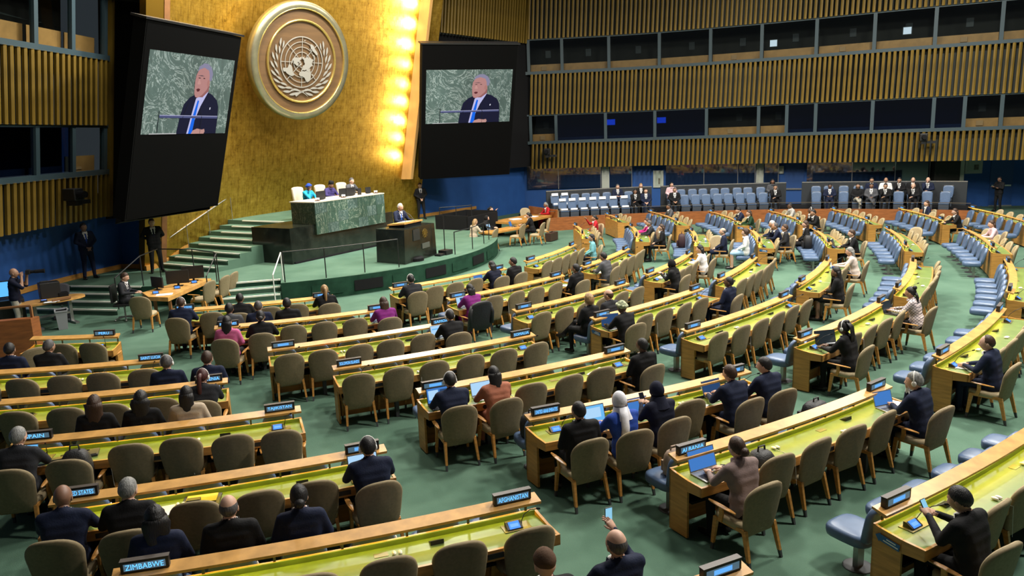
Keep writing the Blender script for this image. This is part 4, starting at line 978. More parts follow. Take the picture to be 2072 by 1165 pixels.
for nm, v0, v1, z0, z1, m in (('teleprompter_panel', -.75, -.32, 1.32, 1.70, mat('dark_glass_panel', (.02, .03, .035), .2)), ('name_plaque', -.20, .30, .98, 1.16, M_plaq)):
    mb = MB(); mb.loft([[on_front(v, z, d) - e.location for d, v, z in ((0, v0, z0), (0, v1, z0), (0, v1, z1), (0, v0, z1))], [on_front(v, z, d) - e.location for d, v, z in ((.03, v0, z0), (.03, v1, z0), (.03, v1, z1), (.03, v0, z1))]]); obj(nm, mb, [m], e)
M_goldtrim = mat('gold_emblem', (.42, .27, .06), .35, metal=.8)
em = MB(); cc = on_front(.02, 1.52, .02) - e.location; up = Vector((0, 0, 1))
def ringm(mb, c, ax, ay, r, w, n=28, th=.01, nrm=None):
    nn = ax.cross(ay).normalized(); R0 = []
    for k in range(n):
        a = 2 * PI * k / n; d = ax * math.cos(a) + ay * math.sin(a); R0.append([c + d * (r - w), c + d * (r + w), c + d * (r + w) + nn * th, c + d * (r - w) + nn * th])
    R0.append(R0[0]); mb.loft(R0, cap=False)
for r in (.05, .09, .13): ringm(em, cc, fd, up, r, .006)
for a in range(4):
    d = fd * math.cos(a * PI / 4) + up * math.sin(a * PI / 4); em.tube([cc - d * .13 + fd.cross(up) * .008, cc + d * .13 + fd.cross(up) * .008], .004, 4)
obj('gold_emblem', em, [M_goldtrim], e)
for sg in (1, -1):
    mb = MB(); pts = [(.15, -100), (.17, -70), (.175, -40), (.17, -10), (.16, 15)]
    for r, a in pts:
        a = R(a) if sg > 0 else R(180 - a); p = cc + fd * r * math.cos(a) + up * r * math.sin(a) + fd.cross(up) * .005; d = (-fd * math.sin(a) + up * math.cos(a)) * sg
        w = fd * math.cos(a) + up * math.sin(a); mb.add([p - d * .035, p + w * .018, p + d * .035, p - w * .018], [(0, 1, 2, 3)])
    obj('gold_laurel', mb, [M_goldtrim], e)
for k, dv in enumerate((-.28, .22)):
    mb = MB(); mb.tube([W(8.8, -.2 + dv, 1.86) - e.location, W(8.6, -.2 + dv * .8, 2.12) - e.location, W(8.35, -.2 + dv * .35, 2.28) - e.location], .008, 6); obj('microphone', mb, [M_black], e)
o = tag(obj('speech_papers', MB().box((0, 0, 0), (.30, .44, .012)), [M_paper]), 'white papers lying on the lectern top', 'papers'); o.location = W(8.5, -.25, 1.905); o.rotation_euler = (0, -.094, RZ)

# dais desk gear: monitors, glasses
mb = MB(); mb.box((0, 0, .16), (.03, .52, .30)).box((.0, 0, .01), (.16, .2, .02)); _mon = mb.mesh('panel', [M_black])
for i, (v, r) in enumerate([(-.62, 8), (.62, -6), (.95, 4), (1.45, 12), (1.95, -8)]):
    g = empty('desk_monitor', W(5.05, v, 2.66), RZ + R(r), 'small black monitor, %s from left on the marble desk' % ORD[i], 'monitor', 'monitors on the marble desk'); link('panel', _mon, g)
    if i in (3, 4): g.scale = (.8, .5, .8)
mb = MB(); mb.lathe([(.028, 0), (.034, .09), (.031, .09), (.026, .006), (.002, .006)], 10); _gl = mb.mesh('glass', [mat('water_glass', (.7, .72, .72), .08, spec=.6)], smooth=True)
mb = MB(); mb.lathe([(.10, 0), (.11, .01), (.09, .012), (.01, .012)], 14); _tray = mb.mesh('tray', [mat('brown_tray', (.10, .03, .02), .3)])
for i, v in enumerate((-1.05, .28, 2.1)):
    g = empty('glass_tray', W(5.3, v, 2.661), 0, 'tray of water glasses, %s from left on the marble desk' % ORD[i], 'tray', 'glass trays on the marble desk'); link('tray', _tray, g)
    for dx, dy in ((.04, 0), (-.03, .04), (-.03, -.04)): link('glass', _gl, g, (dx, dy, .012))
# high-backed cream chairs on the dais
M_cream = mat('cream_leather', (.62, .54, .40), .5)
mb = shell(back_outline(.27, .26, .42, 1.22, .08), [(-.05, .94), (-.035, 1), (.03, 1), (.05, .94)], lambda x, y, z: Vector((x - .22 - .12 * (z - .4) + .5 * y * y, y, z))); _cb = mb.mesh('backrest', [M_cream], smooth=True)
mb = MB(); mb.box((.03, 0, .46), (.5, .52, .1)); _cs = mb.mesh('seat', [M_cream], bevel=.02)
mb = MB(); mb.tube([(0, 0, 0.02), (0, 0, .42)], .04, 8).lathe([(.28, 0), (.28, .03), (.06, .05)], 12); _cf = mb.mesh('swivel_base', [M_black])
for i, v in enumerate((-.22, .95, 2.15)):
    g = empty('cream_chair', W(3.75, v, ZD), RZ, 'cream leather high-backed chair, %s from left behind the marble desk' % ORD[i], 'chair', 'cream chairs on the dais')
    link('backrest', _cb, g); link('seat', _cs, g); link('swivel_base', _cf, g)

# ---- railings on the stage
def railing(name, pts, label, h=.92, mid=True, m=M_black, r=.018, posts=None, top_only=False, base=0.0):
    e = empty(name, pts[0], 0, label, 'railing', 'stage railings'); b = Vector(pts[0])
    for p in (posts or pts):
        mb = MB(); mb.tube([Vector(p) - b, Vector(p) - b + Vector((0, 0, h))], r, 8); obj('post', mb, [m], e)
    mb = MB(); mb.tube([Vector(p) - b + Vector((0, 0, h)) for p in pts], r, 8); obj('handrail', mb, [m], e)
    return e
railing('stage_railing', [W(7.70, -5.1, ZS), W(8.42, -4.1, ZS), W(8.97, -2.95, ZS), W(9.42, -1.8, ZS)], 'black metal railing along the stage edge left of the lectern')
railing('stage_railing', [W(9.70, 1.0, ZS), W(9.6, 2.28, ZS), W(9.25, 3.6, ZS), W(8.85, 4.6, ZS)], 'black metal railing along the stage edge right of the lectern', h=.80)
railing('stair_railing', [W(7.35, -4.85, ZS), W(8.1, -5.9, .16)], 'slanted white handrail beside the short front steps', m=M_white, h=.85)
railing('stair_railing', [W(2.9, -5.9, ZS), W(3.75, -7.1, ZS), W(4.1, -8.2, .16)], 'black handrail down the steps near the seated aide', h=.92)
railing('stair_railing', [W(2.9, -5.9, ZS), W(4.2, -5.6, ZS), W(5.5, -5.8, ZS), W(5.85, -6.0, ZS), W(6.6, -7.0, .16)], 'black handrail around the landing behind the monitor table', h=.92)
railing('stair_railing', [W(4.3, 7.6, ZS), W(4.8, 8.2, ZS), W(5.2, 8.9, ZS)], 'black handrail beside the black enclosure right of the stage', h=.9)
# glowing handrail climbing the gold wall
pts = [W(gold_u(v, z) + .16, v, z + .86) for v, z in ((-4.5, ZS), (-4.2, ZS + .08), (-1.1, ZD), (-.75, ZD))]
e = empty('wall_handrail', pts[0], 0, 'steel handrail with glowing underside along the gold wall steps', 'handrail')
mb = MB(); mb.tube([p - pts[0] for p in pts], .025, 8); obj('handrail', mb, [M_steel], e)
mb = MB(); mb.tube([p - pts[0] - NU * .05 - Vector((0, 0, .035)) for p in pts], .009, 5); obj('light_strip', mb, [emat('handrail_glow', (1, .72, .25), 30)], e)
for v, z in ((-4.4, ZS), (-3.3, 1.08), (-2.2, 1.5), (-1.0, ZD)):
    mb = MB(); p = W(gold_u(v, z) + .22, v, z) - pts[0]; mb.tube([p, p + Vector((0, 0, .86))], .012, 6); obj('post', mb, [M_steel], e)

# ---- black enclosure and floor box right of the stage
e = empty('black_enclosure', W(5.2, 8.2, 0), 0, 'low black open enclosure against the blue wall', 'enclosure')
for b in ((4.6, 6.3, 6.9, 6.98, 0, 1.25), (4.6, 6.3, 9.3, 9.38, 0, 1.25), (6.25, 6.33, 6.9, 9.38, 0, 1.2), (4.55, 4.63, 6.9, 9.38, 0, 1.25)): wpart('panel', e, [b], M_blackmat)
e = empty('floor_light_box', W(9.3, .95, ZS), 0, 'small black box with a tall post on the stage beside the lectern', 'box')
wpart('body', e, [(9.15, 9.5, .75, 1.15, ZS, ZS + .16)], M_black); wpart('side_box', e, [(9.2, 9.45, .45, .75, ZS, ZS + .07)], M_black)
mb = MB(); mb.tube([(0, 0, .1), (0, 0, 1.35)], .018, 8); obj('post', mb, [M_black], e)
mb = MB(); mb.add([tuple(v) for v in ((-.15, -.12, 1.60), (-.15, .12, 1.60), (.10, .12, 1.34), (.10, -.12, 1.34))], [(0, 1, 2, 3)]); obj('teleprompter_glass', mb, [M_pane], e)

# ---- video screens
def video_screen(name, bl, br, fwd, z0, z1, label, pic):
    bl, br = Vector((*bl, z0)), Vector((*br, z0)); nn = Vector((br.y - bl.y, -(br.x - bl.x), 0)).normalized(); ex = (br - bl); Wd = ex.length; ex.normalize()
    upv = nn * fwd + Vector((0, 0, z1 - z0)); H = upv.length; upv.normalize(); nrm = ex.cross(upv).normalized()
    if nrm.dot(nn) < 0: nrm = -nrm
    M = Matrix(((ex.x, upv.x, nrm.x, bl.x), (ex.y, upv.y, nrm.y, bl.y), (ex.z, upv.z, nrm.z, bl.z), (0, 0, 0, 1)))
    e = empty(name, (0, 0, 0), 0, label, 'screen', 'giant video screens'); e.matrix_world = M
    mb = MB(); mb.box((Wd / 2, H / 2, -.20), (Wd, H, .40)); obj('housing', mb, [M_housing], e)
    mb = MB(); mb.box((Wd / 2, H / 2, .005), (Wd - .08, H - .08, .01)); obj('screen_face', mb, [M_dkglass], e)
    mb = MB(); mb.box((Wd / 2, H + .05, -.2), (Wd + .15, .06, .5)); obj('top_rail', mb, [M_black], e)
    x0, x1, y0, y1 = pic[0] * Wd, pic[1] * Wd, pic[2] * H, pic[3] * H; w, h = x1 - x0, y1 - y0
    mb = MB(); mb.add([(x0, y0, .014), (x1, y0, .014), (x1, y1, .014), (x0, y1, .014)], [(0, 1, 2, 3)]); bd = obj('picture', mb, [M_scrmarble], e)
    def flat(nm, pts, col, s, lay):
        mb = MB(); mb.add([(x0 + a * w, y0 + b * h, .016 + .0015 * lay) for a, b in pts], [tuple(range(len(pts)))]); obj(nm, mb, [emat('screen_' + nm, col, s)], bd)
    def ell(cx, cy, rx, ry, n=20, a0=0, a1=360): return [(cx + rx * math.cos(R(a0 + (a1 - a0) * k / n)), cy + ry * math.sin(R(a0 + (a1 - a0) * k / n))) for k in range(n + (0 if a1 - a0 == 360 else 1))]
    flat('suit', [(.38, 0), (.40, .22), (.43, .38), (.49, .47), (.58, .53), (.68, .56), (.76, .52), (.83, .45), (.86, .36), (.87, .18), (.87, 0)], (.006, .007, .028), 1.0, 0)
    flat('shirt', [(.50, .0), (.53, .22), (.565, .46), (.60, .50), (.70, .60), (.705, .55), (.63, .36), (.575, .16), (.545, .0)], (.50, .50, .80), 1.0, 1)
    flat('tie', [(.520, .0), (.545, .20), (.580, .40), (.588, .44), (.606, .43), (.600, .38), (.580, .18), (.565, .0)], (.004, .12, .72), 1.1, 2)
    flat('neck', [(.58, .48), (.60, .56), (.66, .66), (.71, .64), (.705, .56), (.64, .48)], (.30, .12, .115), 1.0, 3)
    flat('face', [(.535, .52), (.530, .60), (.528, .68), (.535, .76), (.56, .83), (.62, .86), (.68, .84), (.71, .76), (.705, .66), (.68, .58), (.63, .51), (.58, .47), (.55, .48)], (.46, .225, .21), 1.0, 4)
    flat('hair', [(.545, .80), (.56, .87), (.61, .915), (.66, .915), (.71, .87), (.735, .79), (.725, .70), (.70, .70), (.695, .77), (.68, .83), (.62, .86), (.57, .835)], (.24, .23, .34), 1.0, 5)
    flat('ear', ell(.690, .665, .018, .045), (.42, .19, .17), 1.0, 6)
    flat('brow', [(.545, .755), (.60, .765), (.635, .752), (.60, .748)], (.16, .09, .10), 1.0, 6)
    flat('eye', [(.555, .725), (.575, .732), (.595, .724), (.575, .718)], (.03, .015, .015), 1.0, 6)
    flat('eye', [(.615, .725), (.632, .732), (.648, .722), (.632, .717)], (.03, .015, .015), 1.0, 6)
    flat('nose', [(.575, .72), (.556, .652), (.575, .640), (.597, .650)], (.55, .29, .26), 1.0, 6)
    flat('mouth', [(.550, .578), (.572, .592), (.598, .585), (.590, .556), (.566, .548)], (.11, .02, .025), 1.0, 6)
    flat('pin', [(.745, .35), (.758, .355), (.757, .325), (.744, .32)], (.6, .6, .7), 1.0, 6)
    flat('lectern_bar', [(.17, .205), (.17, .235), (.86, .235), (.86, .205)], (.07, .08, .19), 1.0, 7)
    flat('bar_gleam', [(.17, .232), (.17, .240), (.86, .240), (.86, .232)], (.42, .42, .62), 1.0, 8)
    flat('mic_stem', [(.425, .20), (.478, .40), (.484, .40), (.432, .20)], (.01, .01, .015), 1.0, 7)
    flat('mic_stem', [(.655, .0), (.655, .22), (.620, .33), (.624, .335), (.662, .22), (.662, .0)], (.01, .01, .015), 1.0, 8)
    flat('bar_leg', [(.158, .02), (.160, .29), (.168, .29), (.167, .02)], (.02, .03, .03), 1.0, 7)
    flat('hands', [(.55, .0), (.57, .045), (.62, .07), (.68, .055), (.71, .065), (.72, .03), (.71, 0)], (.50, .27, .24), 1.0, 8)
    flat('papers', [(.08, .0), (.08, .012), (.38, .012), (.38, .0)], (.5, .5, .5), 1.0, 6)
    return e
video_screen('video_screen', (-10.96, 22.0), (-9.87, 26.28), 1.55, 2.73, 8.10, 'huge black video screen left of the gold wall showing a speaker', (.055, .955, .445, .865))
video_screen('video_screen', (-4.28, 38.03), (.09, 39.63), 1.9, 2.70, 8.80, 'huge black video screen right of the gold wall showing a speaker', (.045, .955, .43, .825))
# dark side box left of the left screen
mb = MB(); mb.add([(-11.75, 23.0, 2.55), (-11.1, 22.1, 2.7), (-9.70, 21.75, 8.05), (-10.5, 23.2, 8.2), (-12.4, 25.8, 2.4), (-10.2, 26.4, 2.6), (-9.0, 26.1, 8.05), (-11.4, 26.0, 8.2)], [(0, 1, 2, 3), (0, 4, 5, 1), (3, 2, 6, 7), (0, 3, 7, 4), (4, 7, 6, 5)])
tag(obj('screen_shroud', mb, [M_blackmat]), 'black cloth shroud boxing in the back of the left video screen', 'shroud')

# ---- the big emblem on the gold wall
EC = Vector((-7.72, 30.75, 7.74)); an = R(-41); tl = R(11); enrm = Vector((math.cos(an) * math.cos(tl), math.sin(an) * math.cos(tl), -math.sin(tl))); ex = Vector((-math.sin(an), math.cos(an), 0)); ey = enrm.cross(ex)
ME = Matrix(((ex.x, ey.x, enrm.x, EC.x), (ex.y, ey.y, enrm.y, EC.y), (ex.z, ey.z, enrm.z, EC.z), (0, 0, 0, 1)))
emb = empty('wall_emblem', (0, 0, 0), 0, 'round wooden emblem with silver world map and laurel leaves on the gold wall', 'emblem'); emb.matrix_world = ME
RA = 2.20
M_silver = mat('silver_emblem', (.30, .285, .25), .5, metal=.2); M_disc = mat('walnut_disc', (.105, .056, .020), .55, var=.18, scale=2.5, stretch=(.3, 3, 1)); M_ring = mat('pale_gilt_ring', (.40, .37, .24), .3, metal=.8, var=.15, scale=3); M_ring2 = mat('bright_gilt', (.72, .52, .16), .25, metal=.8)
def rev(prof, n=72, m=M_ring, nm='ring', parent=emb):
    mb = MB(); rings = [[(r * math.cos(2 * PI * k / n), r * math.sin(2 * PI * k / n), z) for k in range(n)] for r, z in prof]; rings.append(rings[0]); mb.loft(rings, cap=False); return obj(nm, mb, [m], parent, smooth=True)
mb = MB(); mb.lathe([(RA * .9, -.30), (RA * .9, .0), (.01, .0)], 64); obj('disc', mb, [M_disc], emb)
rev([(RA * .875, -.25), (RA * .875, .06), (RA * .89, .09), (RA * .985, .05), (RA, .0), (RA, -.3)], m=M_ring, nm='outer_ring')
rev([(RA * .868, .0), (RA * .868, .085), (RA * .884, .10), (RA * .892, .06), (RA * .892, 0)], m=M_ring2, nm='outer_bead')
rev([(RA * .665, .0), (RA * .665, .05), (RA * .685, .085), (RA * .705, .06), (RA * .705, 0)], m=M_ring2, nm='inner_ring')
cx, cy, rm = -.02, -.02, RA * .425
mp = empty('world_map', (cx, cy, .03)); mp.parent = emb; mp.location = (cx, cy, .03)
for k in range(1, 6):
    mb = MB(); ringm(mb, Vector((0, 0, 0)), Vector((1, 0, 0)), Vector((0, 1, 0)), rm * k / 5, .018 if k == 5 else .012, 60, .012); obj('grid_ring', mb, [M_silver], mp)
for k in range(8):
    a = PI / 4 * k; d = Vector((math.cos(a), math.sin(a), 0)); q = Vector((-d.y, d.x, 0)) * .011; mb = MB(); a0, a1 = d * rm * .2, d * rm
    mb.loft([[a0 - q, a0 + q, a1 + q, a1 - q], [p + Vector((0, 0, .011)) for p in (a0 - q, a0 + q, a1 + q, a1 - q)]]); obj('meridian', mb, [M_silver], mp)
LAND = {'north_america': [(70, -165), (66, -168), (60, -163), (58, -155), (60, -145), (58, -137), (50, -128), (40, -124), (32, -117), (23, -110), (20, -105), (15, -95), (9, -82), (9, -78), (16, -86), (21, -87), (19, -95), (26, -97), (30, -90), (29, -83), (25, -80), (32, -81), (38, -75), (44, -66), (46, -60), (52, -56), (60, -65), (62, -78), (52, -80), (57, -92), (63, -92), (68, -86), (70, -95), (68, -110), (70, -128), (71, -155)],
 'greenland': [(60, -44), (66, -37), (70, -23), (80, -15), (83, -35), (78, -70), (70, -54), (64, -52)], 'arctic_islands': [(73, -85), (80, -75), (82, -90), (76, -110), (72, -120), (70, -105), (64, -70), (70, -72)],
 'south_america': [(11, -73), (10, -62), (5, -52), (-1, -48), (-5, -36), (-13, -38), (-23, -42), (-30, -50), (-38, -57), (-42, -64), (-54, -66), (-54, -72), (-45, -75), (-30, -71), (-18, -71), (-6, -81), (1, -79), (8, -77)],
 'africa': [(36, -6), (37, 10), (31, 20), (31, 32), (22, 37), (12, 43), (11, 51), (0, 43), (-10, 40), (-20, 35), (-28, 32), (-34, 26), (-34, 18), (-22, 14), (-10, 13), (0, 9), (5, 4), (5, -8), (14, -17), (22, -17), (30, -10)], 'madagascar': [(-12, 49), (-18, 49), (-25, 47), (-24, 44), (-16, 44)],
 'eurasia': [(71, 25), (64, 10), (58, 6), (55, 9), (53, 5), (49, -4), (44, -2), (43, -9), (37, -8), (36, -5), (40, 0), (43, 4), (44, 9), (40, 16), (42, 19), (37, 22), (40, 26), (37, 36), (31, 34), (28, 35), (13, 43), (16, 52), (23, 59), (26, 51), (30, 49), (26, 57), (25, 66), (20, 73), (8, 77), (16, 81), (22, 90), (16, 95), (5, 101), (1, 104), (10, 99), (13, 101), (9, 105), (21, 107), (22, 114), (30, 122), (38, 118), (40, 122), (35, 127), (40, 129), (48, 140), (54, 136), (59, 143), (60, 155), (52, 157), (60, 165), (65, 178), (70, 178), (71, 150), (73, 130), (77, 105), (72, 75), (68, 65), (68, 45), (66, 40)],
 'japan': [(31, 130), (35, 140), (43, 145), (42, 140), (35, 133)], 'britain': [(50, -5), (51, 1), (55, -2), (58, -4), (55, -6)], 'indonesia': [(6, 95), (-6, 105), (-8, 115), (-5, 120), (2, 118), (-2, 112), (0, 104)], 'new_guinea': [(-1, 132), (-3, 141), (-10, 150), (-8, 139)],
 'australia': [(-12, 131), (-12, 137), (-17, 140), (-11, 142), (-20, 148), (-28, 153), (-38, 149), (-38, 141), (-32, 134), (-34, 123), (-34, 115), (-22, 114), (-17, 122)], 'new_zealand': [(-35, 173), (-41, 176), (-46, 169), (-41, 172)]}
for nm, pts in LAND.items():
    q = [Vector(((90 - la) / 150 * rm * math.sin(R(lo)), -(90 - la) / 150 * rm * math.cos(R(lo)), 0)) for la, lo in pts]
    mb = MB(); n = len(q); mb.loft([[p + Vector((0, 0, .012)) for p in q], [p + Vector((0, 0, .03)) for p in q]]); obj(nm, mb, [M_silver], mp)
mb = MB(); prof = [(0, -.0), (.028, .06), (.05, .13), (.048, .20), (.025, .27), (0, .31), (-.02, .24), (-.022, .16), (-.012, .08)]; mb.loft([[(x, y, 0) for x, y in prof], [(x, y, .018) for x, y in prof]]); _leaf = mb.mesh('laurel_leaf', [M_silver])
for sg in (1, -1):
    br_ = empty('laurel_branch', (0, 0, .03)); br_.parent = emb; br_.location = (cx, cy, .03)
    for k in range(9):
        t = k / 8; a = R(-82 + 112 * t); r = rm * (1.13 + .10 * math.sin(PI * t)); p = Vector((r * math.cos(a) * sg, r * math.sin(a) - .02, 0)); dirv = a + PI / 2
        for s2, off in ((1, .42), (-1, -.30)):
            ang = dirv + off * -s2 * 1.0; d = Vector((math.cos(ang) * sg, math.sin(ang), 0)); sc = (1.25 - .3 * t) * (1.05 if s2 == 1 else .95)
            o = link('laurel_leaf', _leaf, br_); x = Vector((d.y, -d.x, 0)) * (1 if s2 * sg > 0 else -1)
            ang2 = math.atan2(d.y, d.x) - PI / 2; o.location = p + Vector((math.cos(a) * sg, math.sin(a), 0)) * (.05 * s2); o.rotation_euler = (0, 0, ang2); o.scale = (sc * (1 if s2 * sg > 0 else -1), sc, 1)
    mb = MB(); pts = [Vector((sg * -.27, -rm * 1.34, .01)), Vector((sg * -.10, -rm * 1.22, .01)), Vector((sg * .14, -rm * 1.13, .01)), Vector((sg * .40, -rm * 1.10, .01))]
    q = [Vector((-.03, .035, 0)), Vector((-.02, .03, 0)), Vector((0, .03, 0)), Vector((0, .02, 0))]
    mb.loft([[p - w * .9 for p, w in zip(pts, q)] + [p + w for p, w in reversed(list(zip(pts, q)))], [p - w * .9 + Vector((0, 0, .018)) for p, w in zip(pts, q)] + [p + w + Vector((0, 0, .018)) for p, w in reversed(list(zip(pts, q)))]]); obj('branch_stem', mb, [M_silver], br_)

# ---- lower right wall: glass booths, pillars, doors, notices
PG = PB
def band(name, s0, s1, z0, z1, m, off=.05, parent=wall_right, th=.03, step=1.5): return obj(name, ribbon(PB, z0, z1, off, 0, s0, s1, th, step), [m], parent)
M_booth = mat('dark_panel', (.022, .026, .030), .5); M_offwhite = mat('pale_column', (.42, .44, .38), .6); M_chrome = mat('chrome_edge', (.6, .6, .58), .25, metal=.8)
M_blueglass = mat('mirror_glass', (.010, .022, .055), .03, spec=1.0, coat=1.0)
_gw = [(.5, 2.4), (2.4, 4.95), (5.5, 6.8), (8.8, 11.0), (11.0, 12.9), (12.95, 13.85), (14.35, 15.1), (16.6, 18.9), (18.9, 21.0), (21.0, 22.7)]
for k, (a, b) in enumerate(_gw):
    _wn[0] += 1; w = struct('window_%d' % _wn[0], ribbon(PB, 1.35, 3.1, .12, 0, a, b - .03, .02, 1.2), [M_blueglass]); obj('mullion', ribbon(PB, 1.3, 3.1, .14, 0, b - .03, b + .01, .03, 3), [M_chrome], w)
band('white_column', 5.0, 5.45, .6, 3.1, M_offwhite, .2, th=.3); band('white_column', 13.9, 14.3, .6, 3.1, M_offwhite, .2, th=.3)
band('dark_pillar', 22.75, 24.0, 0, 3.1, mat('brown_black_panel', (.020, .017, .013), .6), .6, th=.6); band('pale_jamb', 24.0, 24.2, 0, 3.1, M_offwhite, .62, th=.62)
_dn = 0
for (a, b) in ((15.45, 16.45), (25.75, 26.85), (7.0, 7.9)):
    _dn += 1; d = struct('door_%d' % _dn, ribbon(PB, .02, 2.75, .03, 0, a, b, .05, 3), [mat('blue_door', (.016, .066, .23), .45)])
    obj('push_bar', ribbon(PB, 1.05, 1.13, .12, 0, a + .05, b - .1, .05, 3), [M_chrome], d); obj('door_closer', ribbon(PB, 2.62, 2.70, .12, 0, a + .4, b - .4, .08, 3), [M_steel], d)
    obj('threshold', ribbon(PB, .0, .06, .12, 0, a, b, .1, 3), [M_chrome], d)
def notice(name, s, z, w, h, label, inner=(.35, .40, .33)):
    e = empty(name, PB.at(s)[0], 0, label, 'notice'); b = e.location.copy()
    mb = ribbon(PB, z, z + h, .10, 0, s, s + w, .06, 3); mb.v = [tuple(Vector(v) - b) for v in mb.v]; obj('frame', mb, [M_offwhite], e)
    mb = ribbon(PB, z + .12, z + h - .12, .11, 0, s + .12, s + w - .12, .02, 3); mb.v = [tuple(Vector(v) - b) for v in mb.v]; obj('print', mb, [mat('notice_print', inner, .6)], e)
    mb = ribbon(PB, z + .2, z + h * .55, .115, 0, s + w * .5, s + w - .2, .02, 3); mb.v = [tuple(Vector(v) - b) for v in mb.v]; obj('picture', mb, [mat('notice_picture', (.12, .11, .08), .6, var=.5, scale=9)], e)
notice('wall_notice', 24.45, 1.75, .85, .85, 'white framed print on the blue wall beside the dark pillar')
notice('wall_notice', 14.75, 1.95, .62, .42, 'small white sign on the blue wall behind the seating box')
notice('wall_notice', 8.05, 1.25, .60, 1.0, 'pale cabinet door on the blue wall between the seating boxes', (.30, .33, .27))

# ---- raised seating boxes in front of the right wall
PX = Poly(smooth_poly([(1.9, 37.0), (2.35, 37.45), (6.7, 38.0), (13.5, 37.3), (18.6, 35.2), (20.4, 34.0)])); PX.side = 1
bx = struct('wall_barrier', ribbon(PX, 0, .64, 0, 0, .3, None, .06, .8), [M_wood_red])
obj('side_barrier', MB().prism([(2.30, 37.40), (2.36, 37.45), (1.1, 39.9), (1.02, 39.85)], 0, 1.02), [M_wood_red], bx)
obj('top_rail', ribbon(PX, .93, .96, -.12, 0, .4, None, .03, .8), [mat('bronze_rail', (.15, .12, .09), .4, metal=.6)], bx)
bxs = struct('floor_seating_boxes', ribbon(PX, 0, .42, -.25, 0, .4, 19.4, 1.5, .8), [M_blackmat]); obj('upper_tier', ribbon(PX, .02, .62, -1.35, 0, .4, 19.4, 1.6, .8), [M_blackmat], bxs)
def bench_parts():
    pr = {}
    me = shell(back_outline(.225, .215, .42, .95, .09, 6), [(-.03, .94), (-.02, 1), (.02, 1), (.035, .95)], lambda x, y, z: Vector((x - .22 - .14 * (z - .4), y, z))).mesh('backrest', [M_blue], smooth=True); pr['backrest'] = [me]
    mb = MB(); mb.box((.02, 0, .44), (.44, .44, .09)); pr['seat'] = [mb.mesh('seat', [M_blue], bevel=.025)]
    mb = MB(); mb.box((.02, 0, .20), (.40, .42, .38)); pr['seat_box'] = [mb.mesh('seat_box', [mat('slate_panel', (.045, .055, .07), .5)])]
    mb = MB(); mb.box((-.05, .245, .52), (.36, .03, .06)).box((-.05, -.245, .52), (.36, .03, .06)); pr['armrest'] = [mb.mesh('armrest', [M_black])]
    mb = MB(); mb.box((-.33, 0, .945), (.03, .40, .02)); pr['edge_trim'] = [mb.mesh('edge_trim', [M_chrome])]
    return pr
BEN = bench_parts()
mb = MB(); mb.grid(lambda s, t: Vector((-.25 - .05 * math.cos(t * PI) * (1 if t < .5 else 1) , -.17 + .34 * s, 1.0 + .03 * math.sin(t * PI) - (.0 if abs(t - .5) < .3 else .10))), 2, 6); _towel = mb.mesh('seat_paper', [M_paper])
BOX = {1: [(.9, 5.3)], 2: [(6.6, 11.9)], 3: [(13.2, 18.6)]}
BPOS = {}
for b, (s0, s1), n in ((1, (1.1, 5.6), 9), (2, (6.5, 11.8), 10), (3, (13.05, 18.9), 10)):
    for row, (off, z) in enumerate(((-.85, .42), (-1.85, .62))):
        for i in range(n):
            s = s0 + (s1 - s0) * (i + .5 - .2 * row * (b == 1)) / n; p, t = PX.at(s); nn = Vector((t.y, -t.x, 0)); q = p + nn * off; q.z = z; a = math.atan2(nn.y, nn.x)
            BPOS[(b, row, i)] = (q, a)
            c = make_chair('box_seat', BEN, q, a, 'blue box seat, %s from left, %s row of %s seating box' % (ORD[i], ('front', 'back')[row], ('left', 'middle', 'right')[b - 1]), 'blue seats in the raised boxes', 'seat')
            if b == 1 and (row == 0 or i < 2):
                link('seat_paper', _towel, c); o = link('seat_paper', _towel, c, (.36, 0, -.47)); o.rotation_euler = (0, 0, 0)
    pp = Poly([(0, 0), (1, 0)])
    obj('back_panel', ribbon(PX, .62, 1.72, -2.45, 0, s0 - .2, s1 + .3, .08, 1), [M_booth], bxs); obj('chrome_edge', ribbon(PX, 1.72, 1.76, -2.44, 0, s0 - .2, s1 + .3, .1, 1), [M_chrome], bxs)
for s in (5.75, 12.1):
    for k in range(3):
        o = obj('step', ribbon(PX, 0, .15 + .16 * k, -.3 - .5 * k, 0, s + .05, s + .75, .5, 3), [M_carpet], bxs); obj('nosing', ribbon(PX, .135 + .16 * k, .155 + .16 * k, -.29 - .5 * k, 0, s + .05, s + .75, .06, 3), [M_nosing], bxs)
# two lit squares in the upper booths
for i, (s, z) in enumerate(((13.6, 8.95), (20.0, 9.0))):
    p, t = PR.at(s); nn = Vector((t.y, -t.x, 0)); q = p - nn * .5; q.z = z; e = empty('booth_monitor', q, math.atan2(nn.y, nn.x), ('lit square monitor in the upper booth, left one', 'lit square monitor in the upper booth, right one')[i], 'monitor', 'booth monitors')
    mb = MB(); mb.box((0, 0, 0), (.06, .42, .40)); obj('case', mb, [M_black], e); mb = MB(); mb.box((.032, 0, 0), (.004, .36, .33)); obj('lit_screen', mb, [emat('lit_monitor', (.8, .9, 1.0), 1.1)], e)
for i, s in enumerate((4.75, 7.6)):
    p, t = PR.at(s); nn = Vector((t.y, -t.x, 0)); q = p - nn * .7; q.z = 5.15; e = empty('booth_monitor', q, math.atan2(nn.y, nn.x), ('blue-lit interpreter monitor, left middle booth', 'blue-lit interpreter monitor, second middle booth')[i], 'monitor', 'booth monitors')
    mb = MB(); mb.box((0, 0, 0), (.05, .6, .4)); obj('case', mb, [M_black], e); mb = MB(); mb.box((.027, 0, 0), (.004, .5, .32)); obj('lit_screen', mb, [emat('blue_monitor', (.08, .2, .9), 1.2)], e)
